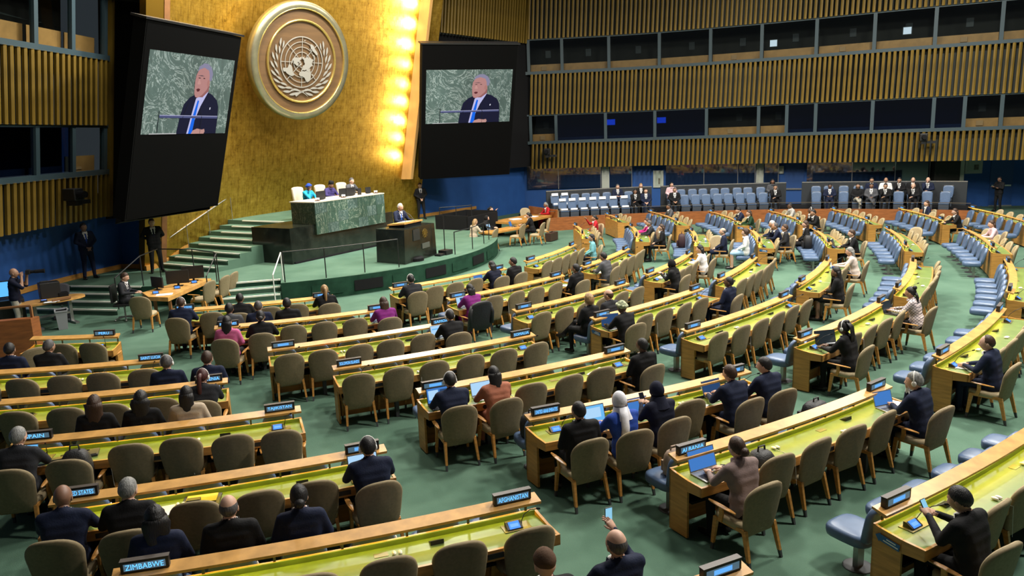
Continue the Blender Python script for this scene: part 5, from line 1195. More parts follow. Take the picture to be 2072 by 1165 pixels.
# pan-tilt cameras hung on the slat walls
def ptz(loc, rz, label):
    e = empty('mounted_camera', loc, rz, label, 'camera', 'mounted cameras'); mb = MB(); mb.box((0, 0, 0), (.5, .34, .36)); obj('body', mb, [M_black], e, bevel=.03); mb = MB(); mb.tube([(.25, 0, 0), (.5, 0, 0)], [.12, .10], 12); obj('lens', mb, [M_blackmat], e)
    mb = MB(); mb.box((-.1, .3, -.25), (.3, .5, .12)).box((0, 0, -.25), (.4, .2, .16)); obj('bracket', mb, [M_black], e)
ptz((-13.1, 23.4, 3.45), R(-20), 'black remote camera on the slats of the left wall'); p, t = PR.at(21.0); ptz((p.x - .3, p.y - .6, 3.8), R(-110), 'black remote camera on the slats of the right wall'); p, t = PR.at(1.2); ptz((p.x - .2, p.y - .6, 3.6), R(-100), 'black remote camera on the slats near the right screen')

# ---- tables beside the stage
def table(name, poly, z, label, th=.05, m=M_wood_top, legs=()):
    c = sum((Vector((*p, 0)) for p in poly), Vector()) / len(poly); e = empty(name, c, 0, label, 'table'); mb = MB(); mb.prism([(x - c.x, y - c.y) for x, y in poly], z - th, z); obj('tabletop', mb, [m], e, bevel=.008)
    for (x, y) in legs:
        mb = MB(); mb.box((x - c.x, y - c.y, (z - th) / 2), (.07, .07, z - th)); obj('leg', mb, [M_wood_dark], e)
    return e
table('work_table', [(-9.98, 20.75), (-9.35, 20.55), (-9.2, 23.3), (-9.9, 23.45), (-10.45, 21.4)], .75, 'honey wood table with monitors in front of the landing', .12, legs=[(-9.9, 20.95), (-9.45, 20.85), (-9.35, 23.1), (-9.8, 23.2)])
mb = MB(); mb.box((0, 0, .27), (.05, .62, .38)).box((-.03, 0, .07), (.03, .06, .14)).box((0, 0, .008), (.2, .26, .016)); _bm = mb.mesh('panel', [M_black])
for i, (x, y, r, s) in enumerate(((-10.15, 21.75, 60, .8), (-9.75, 22.2, -75, 1.0), (-9.6, 22.95, -70, 1.0))):
    g = empty('table_monitor', (x, y, .751), R(r), 'black monitor, %s from left on the wooden table' % ORD[i], 'monitor', 'monitors on the work table'); link('panel', _bm, g); g.scale = (s,) * 3
for i, (x, y) in enumerate(((-9.95, 21.15), (-9.62, 21.8), (-9.45, 22.6))):
    g = empty('microphone_unit', (x, y, .751), R(-60), 'blue-lit microphone unit, %s on the monitor table' % ORD[i], 'microphone', 'desk microphones')
    for q in ('mic_body', 'mic_lcd'): link(_p[q].name.split('.')[0], _p[q], g)
o = tag(obj('paper_sheet', MB().box((0, 0, 0), (.42, .3, .004)), [M_paper]), 'white sheet on the corner of the monitor table', 'paper'); o.location = (-9.62, 20.95, .756); o.rotation_euler = (0, 0, .3)
for i, (x, y, r) in enumerate(((-9.75, 20.0, 95), (-8.9, 21.75, 165), (-8.75, 22.5, 170), (-8.7, 23.1, 172))):
    make_chair('tan_chair', TAN, (x, y, 0), R(r), 'tan chair, %s around the monitor table' % ORD[i], 'tan delegate chairs', skip=('arm',) if i == 0 else ())
# swivel chair of the aide
e = empty('swivel_chair', (-10.95, 21.3, 0), R(10), 'black swivel chair under the seated aide by the steps', 'chair')
mb = MB(); mb.box((0, 0, .46), (.46, .46, .07)); obj('seat', mb, [M_black], e, bevel=.02); mb = MB(); mb.box((-.25, 0, .78), (.06, .42, .5)); obj('backrest', mb, [M_black], e, bevel=.02); mb = MB(); mb.tube([(0, 0, .08), (0, 0, .42)], .025, 8); obj('column', mb, [M_steel], e)
for k in range(5):
    mb = MB(); a = 2 * PI * k / 5; mb.tube([(0, 0, .10), (.28 * math.cos(a), .28 * math.sin(a), .06)], .02, 6); mb.ball((.28 * math.cos(a), .28 * math.sin(a), .03), .03, 8); obj('base_arm', mb, [M_steel], e)
# oval table at the far left with its clutter
e = empty('oval_table', (-12.75, 20.95, 0), R(50), 'yellow-brown oval table beside the photographer', 'table'); mb = MB(); mb.prism([(.85 * math.copysign(abs(math.cos(a)) ** .8, math.cos(a)), .42 * math.copysign(abs(math.sin(a)) ** .8, math.sin(a))) for a in [2 * PI * k / 36 for k in range(36)]], .69, .74); obj('tabletop', mb, [M_wood_top], e)
mb = MB(); mb.box((-.45, 0, .35), (.08, .06, .68)).box((.45, 0, .35), (.08, .06, .68)).box((-.45, 0, .03), (.1, .7, .05)).box((.45, 0, .03), (.1, .7, .05)).box((0, 0, .3), (.9, .05, .06)); obj('frame', mb, [M_steel], e)
def equip(name, loc, rz, label, boxes, m=M_black, cat='equipment'):
    e = empty(name, loc, rz, label, cat); 
    for k, (nm, c, d, mm) in enumerate(boxes):
        mb = MB(); mb.box(c, d); obj(nm, mb, [mm], e, bevel=min(.015, min(d) * .2))
    return e
equip('camera_case', (-12.95, 21.25, .74), R(40), 'black case and gear heaped on the oval table', [('case', (0, 0, .22), (.5, .35, .44), M_black), ('cable_tray', (.3, -.1, .06), (.25, .2, .12), M_blackmat), ('handle', (-.1, 0, .46), (.2, .05, .05), M_black)])
equip('name_plate', (-12.35, 20.75, .74), R(55), 'dark name plate on the oval table edge', [('plate', (0, 0, .04), (.5, .03, .07), M_wood_dark), ('foot', (0, .02, .005), (.4, .06, .01), M_black)], cat='name plate')
equip('microphone_unit', (-12.75, 20.6, .74), R(-60), 'blue-lit microphone unit on the oval table', [('unit_body', (0, 0, .03), (.11, .17, .06), M_black), ('lcd', (0, 0, .062), (.06, .12, .006), M_bluelcd)], cat='microphone')
equip('papers', (-12.55, 20.55, .742), R(20), 'white papers on the oval table', [('sheet', (0, 0, .004), (.3, .21, .006), M_paper), ('sheet', (.12, .1, .003), (.2, .2, .004), M_paper)], cat='papers')
e = equip('mesh_chair', (-13.05, 21.9, 0), R(-60), 'black mesh chair behind the oval table', [('seat', (0, 0, .46), (.48, .48, .07), M_black), ('column', (0, 0, .24), (.06, .06, .4), M_steel), ('base', (0, 0, .03), (.5, .5, .05), M_black)], cat='chair'); mb = shell(back_outline(.26, .2, .52, .98, .12), [(-.02, .95), (0, 1), (.02, .95)], lambda x, y, z: Vector((x - .25, y, z))); obj('backrest', mb, [mat('grey_mesh', (.05, .05, .06), .8)], e, smooth=True)
e = empty('waste_bin', (-12.30, 20.55, 0), R(30), 'grey plastic waste bin on the floor by the steps', 'bin'); mb = MB(); mb.loft([[(a * .13 * k, b * .2 * k, z) for a, b in ((-1, -1), (1, -1), (1, 1), (-1, 1))] for z, k in ((0, .85), (.5, 1.1), (.5, 1.0), (.03, .8))]); obj('body', mb, [mat('grey_bin', (.30, .31, .33), .5)], e); mb = MB(); mb.loft([[(a * .13 * k, b * .2 * k, z) for a, b in ((-1, -1), (1, -1), (1, 1), (-1, 1))] for z, k in ((.49, 1.1), (.49, 1.2), (.53, 1.2), (.53, 1.1), (.49, 1.1))]); obj('rim', mb, [mat('grey_bin', (.30, .31, .33), .5)], e)
bl_ = struct('wall_low_left', MB().prism([(-11.30, 17.65), (-11.25, 17.9), (-13.5, 17.2), (-15, 15.5), (-14.9, 15.2), (-13.45, 16.95)], 0, .94), [M_wood_red])
mb = MB(); mb.tube([(-11.35, 17.8, 1.22), (-12.6, 17.35, 1.22), (-13.5, 16.9, 1.22)], .03, 8); obj('handrail', mb, [M_wood_dark], bl_)
for x, y in ((-11.35, 17.8), (-12.6, 17.35)): mb = MB(); mb.box((x, y, 1.08), (.05, .05, .28)); obj('post', mb, [M_wood_dark], bl_)
equip('console_monitor', (-14.0, 20.6, 0), R(-55), 'blue-lit monitor on a dark console at the far left edge', [('console', (0, 0, .42), (.6, 1.2, .84), M_black), ('screen_case', (.0, 0, 1.12), (.06, .66, .46), M_black), ('lit_screen', (.033, 0, 1.12), (.006, .6, .40), emat('cyan_screen', (.10, .42, .9), 1.3))], cat='monitor')
# staff tables right of the stage
table('staff_table', [tuple(W(7.6, 5.75)[:2]), tuple(W(8.3, 5.65)[:2]), tuple(W(8.75, 8.4)[:2]), tuple(W(8.0, 8.5)[:2])], .74, 'wooden staff table at the right end of the stage', .08, M_wood, legs=[tuple(W(7.7, 5.9)[:2]), tuple(W(8.2, 5.8)[:2]), tuple(W(8.6, 8.25)[:2]), tuple(W(8.1, 8.3)[:2])])
table('press_table', [tuple(W(6.0, 9.2)[:2]), tuple(W(7.6, 9.1)[:2]), tuple(W(7.7, 12.2)[:2]), tuple(W(6.3, 12.3)[:2])], .74, 'wide wooden table covered with papers by the blue wall', .1, M_wood, legs=[tuple(W(6.2, 9.4)[:2]), tuple(W(7.4, 9.3)[:2]), tuple(W(7.5, 12.0)[:2]), tuple(W(6.5, 12.1)[:2])])
for i, (u, v, r) in enumerate(((8.75, 7.0, 185), (9.35, 7.65, 190), (8.9, 9.0, 215), (7.4, 13.0, 235), (5.7, 9.6, 30), (5.6, 10.2, 25), (8.4, 5.35, 190), (5.9, 12.9, -40))):
    make_chair('tan_chair', TAN, W(u, v), RZ + R(r), 'tan chair, %s of those around the staff tables' % ORD[i], 'tan delegate chairs', skip=('arm',))
o = tag(obj('press_papers', MB().box((0, 0, 0), (.5, .4, .03)), [M_paper]), 'stack of papers on the wide table by the blue wall', 'papers'); o.location = W(6.8, 10.2, .757); o.rotation_euler = (0, 0, .5)
o = tag(obj('press_papers', MB().box((0, 0, 0), (.4, .6, .02)), [M_paper]), 'spread of papers at the far end of the wide table', 'papers'); o.location = W(7.0, 11.4, .752); o.rotation_euler = (0, 0, 1.1)
equip('brown_case', W(9.4, 8.9), RZ, 'dark brown case on the carpet beside the staff chairs', [('body', (0, 0, .2), (.3, .7, .36), mat('brown_case', (.04, .02, .013), .5)), ('handle', (0, 0, .40), (.03, .2, .04), M_black)], cat='case')
# ------------------------------------------------------------------ the people
NS = {0: 'leftmost', 1: 'second', 2: 'third', 3: 'fourth', 4: 'fifth', 5: 'rightmost'}
def at_seat(k, i, what, blue=False, back=0.0, turn=0.0, **kw):
    p, a = bseat(k, i) if blue else seat(k, i); p = p + Vector((math.cos(a), math.sin(a), 0)) * (-.03 - back)
    lab = 'person %s, %s %sseat, %s' % (what, NS[i], 'blue ' if blue else '', desk_where(k))
    return person(p, a + R(turn), lab, **kw)
# block A (left)
at_seat('A2', 1, 'in navy suit', True, pose='lap', top='navy', hc='black', hair='short', skin='m', yaw=.15)
at_seat('A2', 2, 'in black suit', True, pose='phone', top='black', hc='salt', hair='short', skin='m', yaw=-.35)
at_seat('A3', 4, 'in navy suit with headset', True, pose='lap', top='navy', hc='salt', hair='short', headset=True)
at_seat('A3', 5, 'in navy suit', True, pose='lap', top='navy', hc='brown', hair='short', yaw=-.2)
at_seat('A3', 5, 'in charcoal jacket with headset', pose='phone', top='char', hc='auburn', hair='pony', female=True, headset=True, yaw=-.25)
at_seat('A4', 1, 'in dark top', True, pose='lap', top='black', hc='brown', hair='longcurly', female=True)
at_seat('A4', 2, 'in black jacket', True, pose='lap', top='black', hc='black', hair='longcurly', female=True)
at_seat('A4', 3, 'in beige jacket', True, pose='lap', top='beige', bot='black', hc='black', hair='long', female=True)
at_seat('A4', 0, 'in charcoal suit typing', pose='type', top='char', hc='grey', hair='short', yaw=-.2)
at_seat('A5', 0, 'in navy suit holding device', pose='type', top='navy', skin='b', hair='bald', yaw=.0, pitch=.15)
at_seat('A5', 1, 'in black suit with notebook', pose='desk', top='black', hc='grey', hair='short', yaw=-.25)
at_seat('A5', 5, 'in navy suit typing', pose='type', top='navy', hc='black', hair='short', headset=True)
at_seat('A6', 0, 'in navy jacket', True, pose='lap', top='navy', hc='black', hair='longcurly', female=True, yaw=.2)
at_seat('A6', 1, 'in black suit', True, pose='lap', top='black', hc='salt', hair='fringe')
at_seat('A6', 2, 'in dark jacket', True, pose='lap', top='navy', hc='black', hair='bun', female=True)
at_seat('A7', 4, 'in navy suit raising phone', True, back=0, pose='phoneup', top='navy', skin='l', hc='salt', hair='fringe')
at_seat('A7', 3, 'in dark coat and knit cap', True, pose='lap', top='black', hair='beanie', hairmat=fab('brown'))
# block B
at_seat('B1', 0, 'in navy suit with headset', pose='desk', top='navy', hc='brown', hair='short', headset=True)
at_seat('B1', 2, 'in black suit', pose='desk', top='black', hc='black', hair='crop', skin='b')
at_seat('B1', 5, 'in black top typing', pose='type', top='black', hc='blond', hair='pony', female=True)
at_seat('B2', 0, 'in grey suit', True, pose='lap', top='grey', hc='black', hair='short', skin='b', yaw=-.1)
at_seat('B2', 1, 'in navy suit', True, pose='lap', top='navy', hc='salt', hair='crop')
at_seat('B2', 2, 'in black jacket', True, pose='lap', top='black', hc='black', hair='short', skin='b')
at_seat('B2', 0, 'in pink jacket', pose='lap', top='pink', bot='black', hc='black', hair='long', female=True, turn=-12)
at_seat('B2', 1, 'in black jacket', pose='desk', top='black', hc='black', hair='bun', female=True)
at_seat('B2', 5, 'in purple jacket typing', pose='type', top='purple', bot='black', hc='brown', hair='long', female=True)
at_seat('B3', 5, 'in black suit typing', pose='type', top='black', hc='black', hair='short', headset=True)
at_seat('B5', 0, 'in navy suit typing', pose='type', top='navy', hc='black', hair='short', headset=True)
at_seat('B5', 1, 'in coral tunic typing', pose='type', top='coral', bot='coral', hc='black', hair='bob', female=True, vneck=False, yaw=-.1)
at_seat('B5', 5, 'in black suit', pose='cross', top='black', hair='crop', hc='black', skin='d', yaw=.2)
at_seat('B6', 0, 'in black suit', pose='lap', top='black', hc='black', hair='crop', skin='m', yaw=.1)
at_seat('B6', 1, 'in blue jacket and white headscarf typing', pose='type', top='blue', bot='black', hair='hijab_cape', hairmat=fab('hij'), female=True, vneck=False, skin='m')
at_seat('B6', 2, 'in navy headscarf with phone', pose='phone', top='dnavy', bot='black', hair='hijab', hairmat=fab('dnavy'), female=True, vneck=False, skin='m')
at_seat('B6', 4, 'in navy suit typing', pose='type', top='navy', hc='brown', hair='short')
at_seat('B6', 5, 'in dark navy suit', pose='desk', top='navy', hc='black', hair='short', yaw=.5)
at_seat('B7', 0, 'in mauve jacket typing', pose='type', top='mauve', bot='black', hc='brown', hair='bun', female=True, vneck=False, bare=False)
at_seat('B7', 5, 'in navy suit with headset', pose='chin', top='navy', hc='grey', hair='short', headset=True, yaw=.35)
at_seat('B8', 0, 'in black suit holding phone', pose='phone', top='black', hc='black', hair='short', skin='m', yaw=.1, pitch=.25, voxel=.017)
# block C
at_seat('C1', 0, 'in dark suit with headset', pose='desk', top='char', hc='black', hair='short', headset=True)
at_seat('C1', 4, 'in dark purple top typing', pose='type', top='dnavy', hc='black', hair='long', female=True)
at_seat('C1', 5, 'in black suit and glasses', pose='lap', top='black', hc='black', hair='short', yaw=.5, skin='m')
at_seat('C2', 0, 'in dark floral top typing', pose='type', top='purple', bot='magenta', hc='black', hair='long', female=True)
at_seat('C2', 5, 'in black suit', pose='cross', top='black', hc='black', hair='short', skin='b', yaw=.2)
at_seat('C4', 0, 'in black suit with legs crossed', True, pose='cross', top='black', hc='blond', hair='curly', female=True)
at_seat('C4', 1, 'in dark suit', True, pose='lap', top='char', hc='brown', hair='fringe', yaw=.3)
at_seat('C4', 0, 'in black suit and patterned headwrap', pose='type', top='black', hair='turban', hairmat=mat('patterned_wrap', (.03, .05, .03), .8, var=.9, scale=18, col2=(.55, .58, .35)), skin='d')
at_seat('C4', 5, 'in navy suit', pose='back', top='navy', hair='crop', hc='black', skin='d', yaw=.3)
at_seat('C6', 0, 'in black suit with headset typing', pose='type', top='black', hc='black', hair='braids', skin='d', female=True, headset=True)
at_seat('C6', 5, 'in plaid shirt typing', pose='type', top=M_plaid, bot='black', hc='black', hair='topbun', female=True, vneck=False, skin='m')
at_seat('C7', 0, 'in navy suit writing', pose='desk', top='navy', hc='brown', hair='receding', yaw=.25)
# block D
at_seat('D1', 5, 'in teal blouse', pose='lap', top='teal', bot='char', hc='black', hair='bob', female=True, vneck=False, turn=20)
at_seat('D2', 0, 'in grey suit', pose='desk', top='grey', hc='black', hair='short', skin='m')
at_seat('D3', 0, 'in black headscarf and dress', pose='phone', top='black', bot='black', hair='hijab', hairmat=fab('black'), female=True, vneck=False)
at_seat('D3', 4, 'in white shirt', pose='desk', top='white', bot='char', hc='black', hair='long', female=True, vneck=False)
at_seat('D5', 0, 'in black jacket and skirt', pose='chinlap', top='black', bot='black', hc='black', hair='long', female=True, vneck=False, skirt=True, bare=True, skin='b')
at_seat('D5', 5, 'in cream blazer typing', pose='type', top='cream', bot='black', hc='grey', hair='bob', female=True, vneck=False)
# blocks E and F
at_seat('E1', 4, 'in red jacket raising hand', pose='phoneup', top='red', bot='black', hc='black', hair='bun', female=True, skin='m')
at_seat('E2', 0, 'in black suit', pose='lap', top='black', hc='brown', hair='long', female=True)
at_seat('E2', 2, 'in dark jacket', pose='type', top='char', hc='salt', hair='crop', skin='m')
at_seat('E2', 3, 'in magenta jacket', pose='type', top='magenta', bot='black', hc='brown', hair='bob', female=True)
at_seat('E3', 0, 'in navy suit leaning back', pose='lap', top='navy', hc='salt', hair='fringe')
at_seat('E4', 0, 'in white jacket and blue skirt', True, pose='lap', top='white', bot='lblue', hc='brown', hair='curly', female=True, vneck=False, skirt=True, bare=True)
at_seat('E4', 2, 'in dark suit', pose='lap', top='char', hc='brown', hair='short', skin='m')
at_seat('E4', 3, 'in navy suit hand at chin', pose='chin', top='navy', hc='salt', hair='receding', skin='m')
at_seat('E4', 4, 'in dark navy suit', pose='desk', top='navy', hc='white', hair='short', skin='m')
at_seat('E5', 4, 'in black top', True, pose='lap', top='black', hc='brown', hair='longcurly', female=True)
at_seat('E5', 0, 'in black suit', pose='desk', top='black', hc='brown', hair='short')
at_seat('E7', 4, 'in pale pink blazer', pose='desk', top='rose', hc='brown', hair='long', female=True, vneck=False)
at_seat('F2', 4, 'in grey suit', pose='desk', top='grey', hc='black', hair='short', skin='b')
at_seat('F3', 0, 'in green jacket', pose='desk', top='green', hc='brown', hair='long', female=True)
at_seat('F3', 2, 'in navy suit bending over', pose='type', top='navy', hc='black', hair='short', pitch=.3)
at_seat('F4', 0, 'in black suit', pose='chin', top='black', hc='black', hair='short', skin='m', turn=15)
at_seat('F4', 1, 'in navy suit with headset', pose='lap', top='navy', hc='black', hair='crop', skin='d', headset=True)
at_seat('F4', 4, 'in pale grey suit', pose='desk', top='lgrey', bot='lgrey', hc='black', hair='crop', skin='d', tie='black')
at_seat('F6', 0, 'in black jacket typing', pose='type', top='black', hc='brown', hair='long', female=True)
at_seat('F6', 4, 'in white top and navy jacket', pose='lap', top='navy', shirt='white', tie='white', hc='brown', hair='long', female=True)
# raised boxes
def at_box(b, row, i, what, **kw):
    q, a = BPOS[(b, row, i)]; kw.setdefault('pose', 'lap'); kw.setdefault('voxel', .026)
    return person(q + Vector((math.cos(a), math.sin(a), 0)) * -.02, a + R(kw.pop('turn', 0)), 'person %s, %s row of %s seating box' % (what, ('front', 'back')[row], ('left', 'middle', 'right')[b - 1]), **kw)
at_box(1, 1, 6, 'in navy suit holding white paper', pose='papers', top='navy', hc='salt', hair='short')
at_box(1, 1, 8, 'in black jacket', top='black', hc='blond', hair='long', female=True)
at_box(1, 0, 7, 'in black dress hand at chin', pose='chinlap', top='black', hc='black', hair='bob', female=True, skin='b')
at_box(1, 0, 8, 'in navy suit leaning forward', top='navy', hc='brown', hair='crop')
at_box(2, 1, 0, 'in pale pink blouse', top='rose', bot='black', hc='black', hair='long', female=True, vneck=False, yaw=.3)
at_box(2, 0, 0, 'in black suit, left end', top='black', hc='brown', hair='crop', skin='m')
at_box(2, 1, 9, 'in grey top, right end', top='grey', hc='black', hair='longcurly', female=True, skin='b', vneck=False)
at_box(2, 0, 9, 'in black suit hand at mouth', pose='chinlap', top='black', hc='black', hair='short', skin='m')
at_box(3, 1, 4, 'in navy suit with beard', top='navy', hc='black', hair='short', skin='m')
at_box(3, 1, 5, 'in white shirt and dark tie', top='white', bot='char', hc='black', hair='receding', skin='m')
at_box(3, 1, 6, 'in black jacket hand at face', pose='chinlap', top='black', hc='black', hair='short', skin='m')
at_box(3, 1, 7, 'in black suit and white shirt', top='black', hc='black', hair='receding')
at_box(3, 1, 8, 'in navy suit hand at chin', pose='chinlap', top='navy', hair='bald')
at_box(3, 0, 1, 'in navy suit with papers on lap', pose='papers', top='navy', hair='crop', hc='black', skin='d')
at_box(3, 0, 3, 'in black jacket and khaki trousers', pose='cross', top='black', bot='khaki', hc='black', hair='long', female=True, vneck=False, skin='m')
at_box(3, 0, 4, 'in grey suit', pose='cross', top='grey', hc='black', hair='short', skin='b')
at_box(3, 0, 5, 'in black suit hand at mouth', pose='chinlap', top='black', hc='black', hair='short', skin='m')
at_box(3, 0, 7, 'in dark suit hands raised', pose='chinlap', top='black', hc='white', hair='fringe')
p, t = PX.at(11.9); nn = Vector((t.y, -t.x, 0)); q = p - nn * 2.9
person((q.x, q.y, .35), math.atan2(nn.y, nn.x), 'person in pale blue shirt leaning behind the middle seating box', pose='chinlap', top='lblue', bot='char', hc='black', hair='crop', skin='b', vneck=False, scale=1.0)
# standing guards
person(tuple(W(.72, -6.95, ZS)), R(-38), 'person in navy suit standing hands clasped against the left blue wall', pose='stand_clasp', top='navy', hc='black', hair='short', skin='m', tie='blue', scale=1.05, voxel=.017)
person(tuple(W(1.95, -5.35, ZS)), R(-55), 'person in black suit standing hands behind back before the gold wall', pose='stand_back', top='black', hc='brown', hair='short', scale=1.05, voxel=.017)
person(tuple(W(1.30, 10.15, ZS)), R(-70), 'person in black suit standing hands clasped by the right blue wall', pose='stand_clasp', top='black', hc='brown', hair='short', scale=1.06, voxel=.017)
person((24.39, 38.36, 0), R(-165), 'person in black uniform standing arms crossed by the blue door', pose='stand_crossed', top='black', hc='black', hair='crop', skin='b', vneck=False, scale=1.0)
o, HM = person((-13.35, 20.35, 0), R(20), 'person in navy polo and khaki trousers aiming a camera at the far left', pose='stand_camera', top='dnavy', bot='khaki', skin='m', hair='bald', vneck=False, short=True, scale=1.0, voxel=.017)
e = empty('photo_camera', (-13.35 + .42, 20.35 + .15, 1.60), R(20), 'black camera with long lens held by the standing photographer', 'camera'); mb = MB(); mb.box((-.05, 0, 0), (.10, .15, .12)); obj('body', mb, [M_black], e, bevel=.01); mb = MB(); mb.tube([(0, 0, 0), (.10, 0, 0), (.11, 0, 0), (.26, 0, 0), (.34, 0, 0)], [.04, .04, .048, .05, .058], 12); obj('lens', mb, [M_blackmat], e)
# lectern speaker and dais officials
person(tuple(W(7.70, .45, ZS)), RZ + R(-6), 'person in navy suit and blue tie speaking at the lectern', pose='stand_lectern', top='navy', hc='white', hair='receding', tie='tie', skin='l', scale=1.07, voxel=.017, pitch=.15)
person(tuple(W(3.92, -.22, ZD)), RZ, 'person in turquoise dress and blue headwrap seated on the dais', pose='chin', top='cyan', bot='cyan', hair='turban', hairmat=fab('blue'), skin='d', female=True, vneck=False, yaw=.2, voxel=.017)
person(tuple(W(3.92, .95, ZD)), RZ, 'person in purple tunic and black cap seated on the dais', pose='desk', top='indigo', bot='indigo', hair='songkok', hairmat=M_blackmat, skin='b', vneck=False, pitch=.25, voxel=.017)
person(tuple(W(3.92, 2.15, ZD + .05)), RZ, 'person in grey suit seated on the dais', pose='desk', top='grey', hair='short', hc='salt', voxel=.017)
# aides
person((-10.92, 21.32, 0), R(5), 'person in dark suit seated by the monitor table reading', pose='papers', top='char', hc='brown', hair='short', tie='dnavy', pitch=.25, voxel=.017)
person((-13.35, 18.4, 0), R(-20), 'person in black clothes seated behind the low wood barrier', pose='lap', top='black', hc='brown', hair='short')
person(tuple(W(7.3, 6.6)), RZ + R(20), 'person in black behind the laptop at the staff table', pose='type', top='black', hc='black', hair='hijab', hairmat=fab('black'), female=True, vneck=False, voxel=.026)
person(tuple(W(8.9, 8.1)), RZ + R(200), 'person in black jacket at the right end of the staff table', pose='type', top='black', hc='black', hair='bun', female=True, voxel=.026)
person(tuple(W(7.35, 12.5)), RZ + R(235), 'person in red jacket reaching across the wide table', pose='desk', top='red', bot='red', hc='grey', hair='bob', female=True, skin='b', voxel=.026)
person(tuple(W(5.6, 9.9)), RZ + R(10), 'person in grey jacket holding a phone at the wide table', pose='phoneup', top='lgrey', bot='black', hc='black', hair='pony', female=True, vneck=False, voxel=.026)
person(tuple(W(7.7, 5.2, 0)), RZ + R(70), 'person in tan jacket at the left end of the staff table', pose='desk', top='beige', bot='black', hc='blond', hair='long', female=True, vneck=False, voxel=.026)

# ------------------------------------------------------------------ things on the desks
_lp = {}
def laptop_parts(w):
    if w in _lp: return _lp[w]
    d = w * .68; out = {}
    for nm, m in (('grey', M_steel), ('black', M_black), ('rose', mat('rose_metal', (.45, .28, .22), .35, metal=.7))):
        mb = MB(); mb.box((0, 0, .008), (d, w, .014)); out['base_' + nm] = mb.mesh('base', [m], bevel=.003)
        mb = MB(); mb.box((0, 0, w * .31), (.008, w, w * .62)); out['lid_' + nm] = mb.mesh('lid', [m], bevel=.002)
    mb = MB(); mb.box((d * .12, 0, .016), (d * .5, w * .86, .003)); out['keys'] = mb.mesh('keyboard', [M_black])
    mb = MB(); mb.box((0, 0, w * .31), (.002, w * .95, w * .57)); out['scr'] = mb
    _lp[w] = out
    return out
SCR = {'cyan': emat('laptop_screen_cyan', (.16, .52, .95), .95), 'white': emat('laptop_screen_white', (.45, .72, 1.0), .95), 'dim': emat('laptop_screen_dim', (.02, .06, .16), 1.0), 'off': mat('laptop_screen_off', (.02, .03, .04), .15), 'blue': emat('laptop_screen_blue', (.06, .22, .62), .9)}
_scrmesh = {}
def laptop(loc, face, label, scr='cyan', col='grey', w=.33, tilt=18, win=None):
    """face = direction the screen looks"""
    pt = laptop_parts(w); e = empty('laptop', loc, face, label, 'laptop', 'open laptops'); d = w * .68
    o = link('base', pt['base_' + col], e); link('keyboard', pt['keys'], o)
    l = link('lid', pt['lid_' + col], e, (-d / 2, 0, .014)); l.rotation_euler = (0, -R(tilt), 0)
    key = (w, scr)
    if key not in _scrmesh: _scrmesh[key] = MB().box((0, 0, w * .31), (.002, w * .94, w * .55)).mesh('display', [SCR[scr]])
    s = link('display', _scrmesh[key], l, (.005, 0, 0))
    if win:
        for (y0, y1, z0, z1, c) in win:
            mb = MB(); mb.box((.0015, w * (y0 + y1) / 2, w * .31 + w * (z0 + z1) / 2), (.0012, w * (y1 - y0), w * (z1 - z0))); obj('window_on_screen', mb, [SCR[c]], s)
    return e
def desk_laptop(k, s, dr, what, **kw):
    p, a = frame(k, s, dr - .06, .737); return laptop(p, a + PI + R(kw.pop('turn', 0)), 'open %s laptop, %s' % (what, desk_where(k)), **kw)
WIN = [(-.40, .10, -.20, .22, 'white'), (.14, .42, -.1, .2, 'white')]
desk_laptop('A4', .055, .44, 'cyan-screened', scr='cyan', win=[(-.3, .3, -.18, .15, 'white')])
desk_laptop('A5', .915, .40, 'bright', scr='white', w=.37)
desk_laptop('B1', .93, .40, 'blue-screened', scr='blue')
desk_laptop('B2', .90, .40, 'white-screened', scr='white', w=.30)
desk_laptop('B3', .89, .40, 'pale-screened', scr='white', w=.36, win=[(-.4, .4, .05, .12, 'cyan')])
desk_laptop('B5', .075, .40, 'dark-window', scr='blue', w=.40, col='black', win=[(-.42, -.02, -.16, .2, 'white'), (.05, .42, -.2, .2, 'dim')])
desk_laptop('B5', .25, .38, 'white-screened', scr='white', w=.35)
desk_laptop('B6', .235, .40, 'bright cyan', scr='cyan', w=.40, win=[(-.3, .34, -.15, .2, 'white')])
desk_laptop('B6', .43, .36, 'dim rose-coloured', scr='blue', col='rose', w=.35)
desk_laptop('B6', .78, .36, 'dark-screened', scr='dim', w=.37)
desk_laptop('B7', .085, .38, 'large grey', scr='blue', w=.42, win=[(-.4, .42, -.2, .2, 'blue')])
desk_laptop('B7', .91, .38, 'small blue-screened', scr='blue', w=.34, turn=-15)
desk_laptop('C1', .70, .36, 'blue-screened', scr='blue', w=.33)
desk_laptop('C2', .09, .40, 'dark-window', scr='white', w=.38, win=[(-.2, .42, -.2, .22, 'dim')])
desk_laptop('C4', .085, .40, 'large dark', scr='dim', w=.42, turn=-20)
desk_laptop('C6', .15, .42, 'black', scr='off', col='black', w=.42, turn=-30)
desk_laptop('C6', .91, .40, 'black open', scr='off', col='black', w=.38, turn=-10)
desk_laptop('D5', .86, .36, 'small black', scr='off', col='black', w=.32)
desk_laptop('E5', .16, .42, 'dark', scr='off', col='black', w=.38, turn=-20)
desk_laptop('F6', .17, .40, 'black', scr='off', col='black', w=.38)
desk_laptop('F2', .68, .40, 'black', scr='off', col='black', w=.36)
laptop(W(7.75, 6.6, .741), RZ + R(190), 'white-screened laptop facing out on the staff table', scr='white', w=.38).rotation_euler = (0, 0, RZ + R(10))
laptop(W(8.15, 7.75, .741), RZ + R(15), 'blue-screened laptop on the staff table', scr='blue', w=.36)

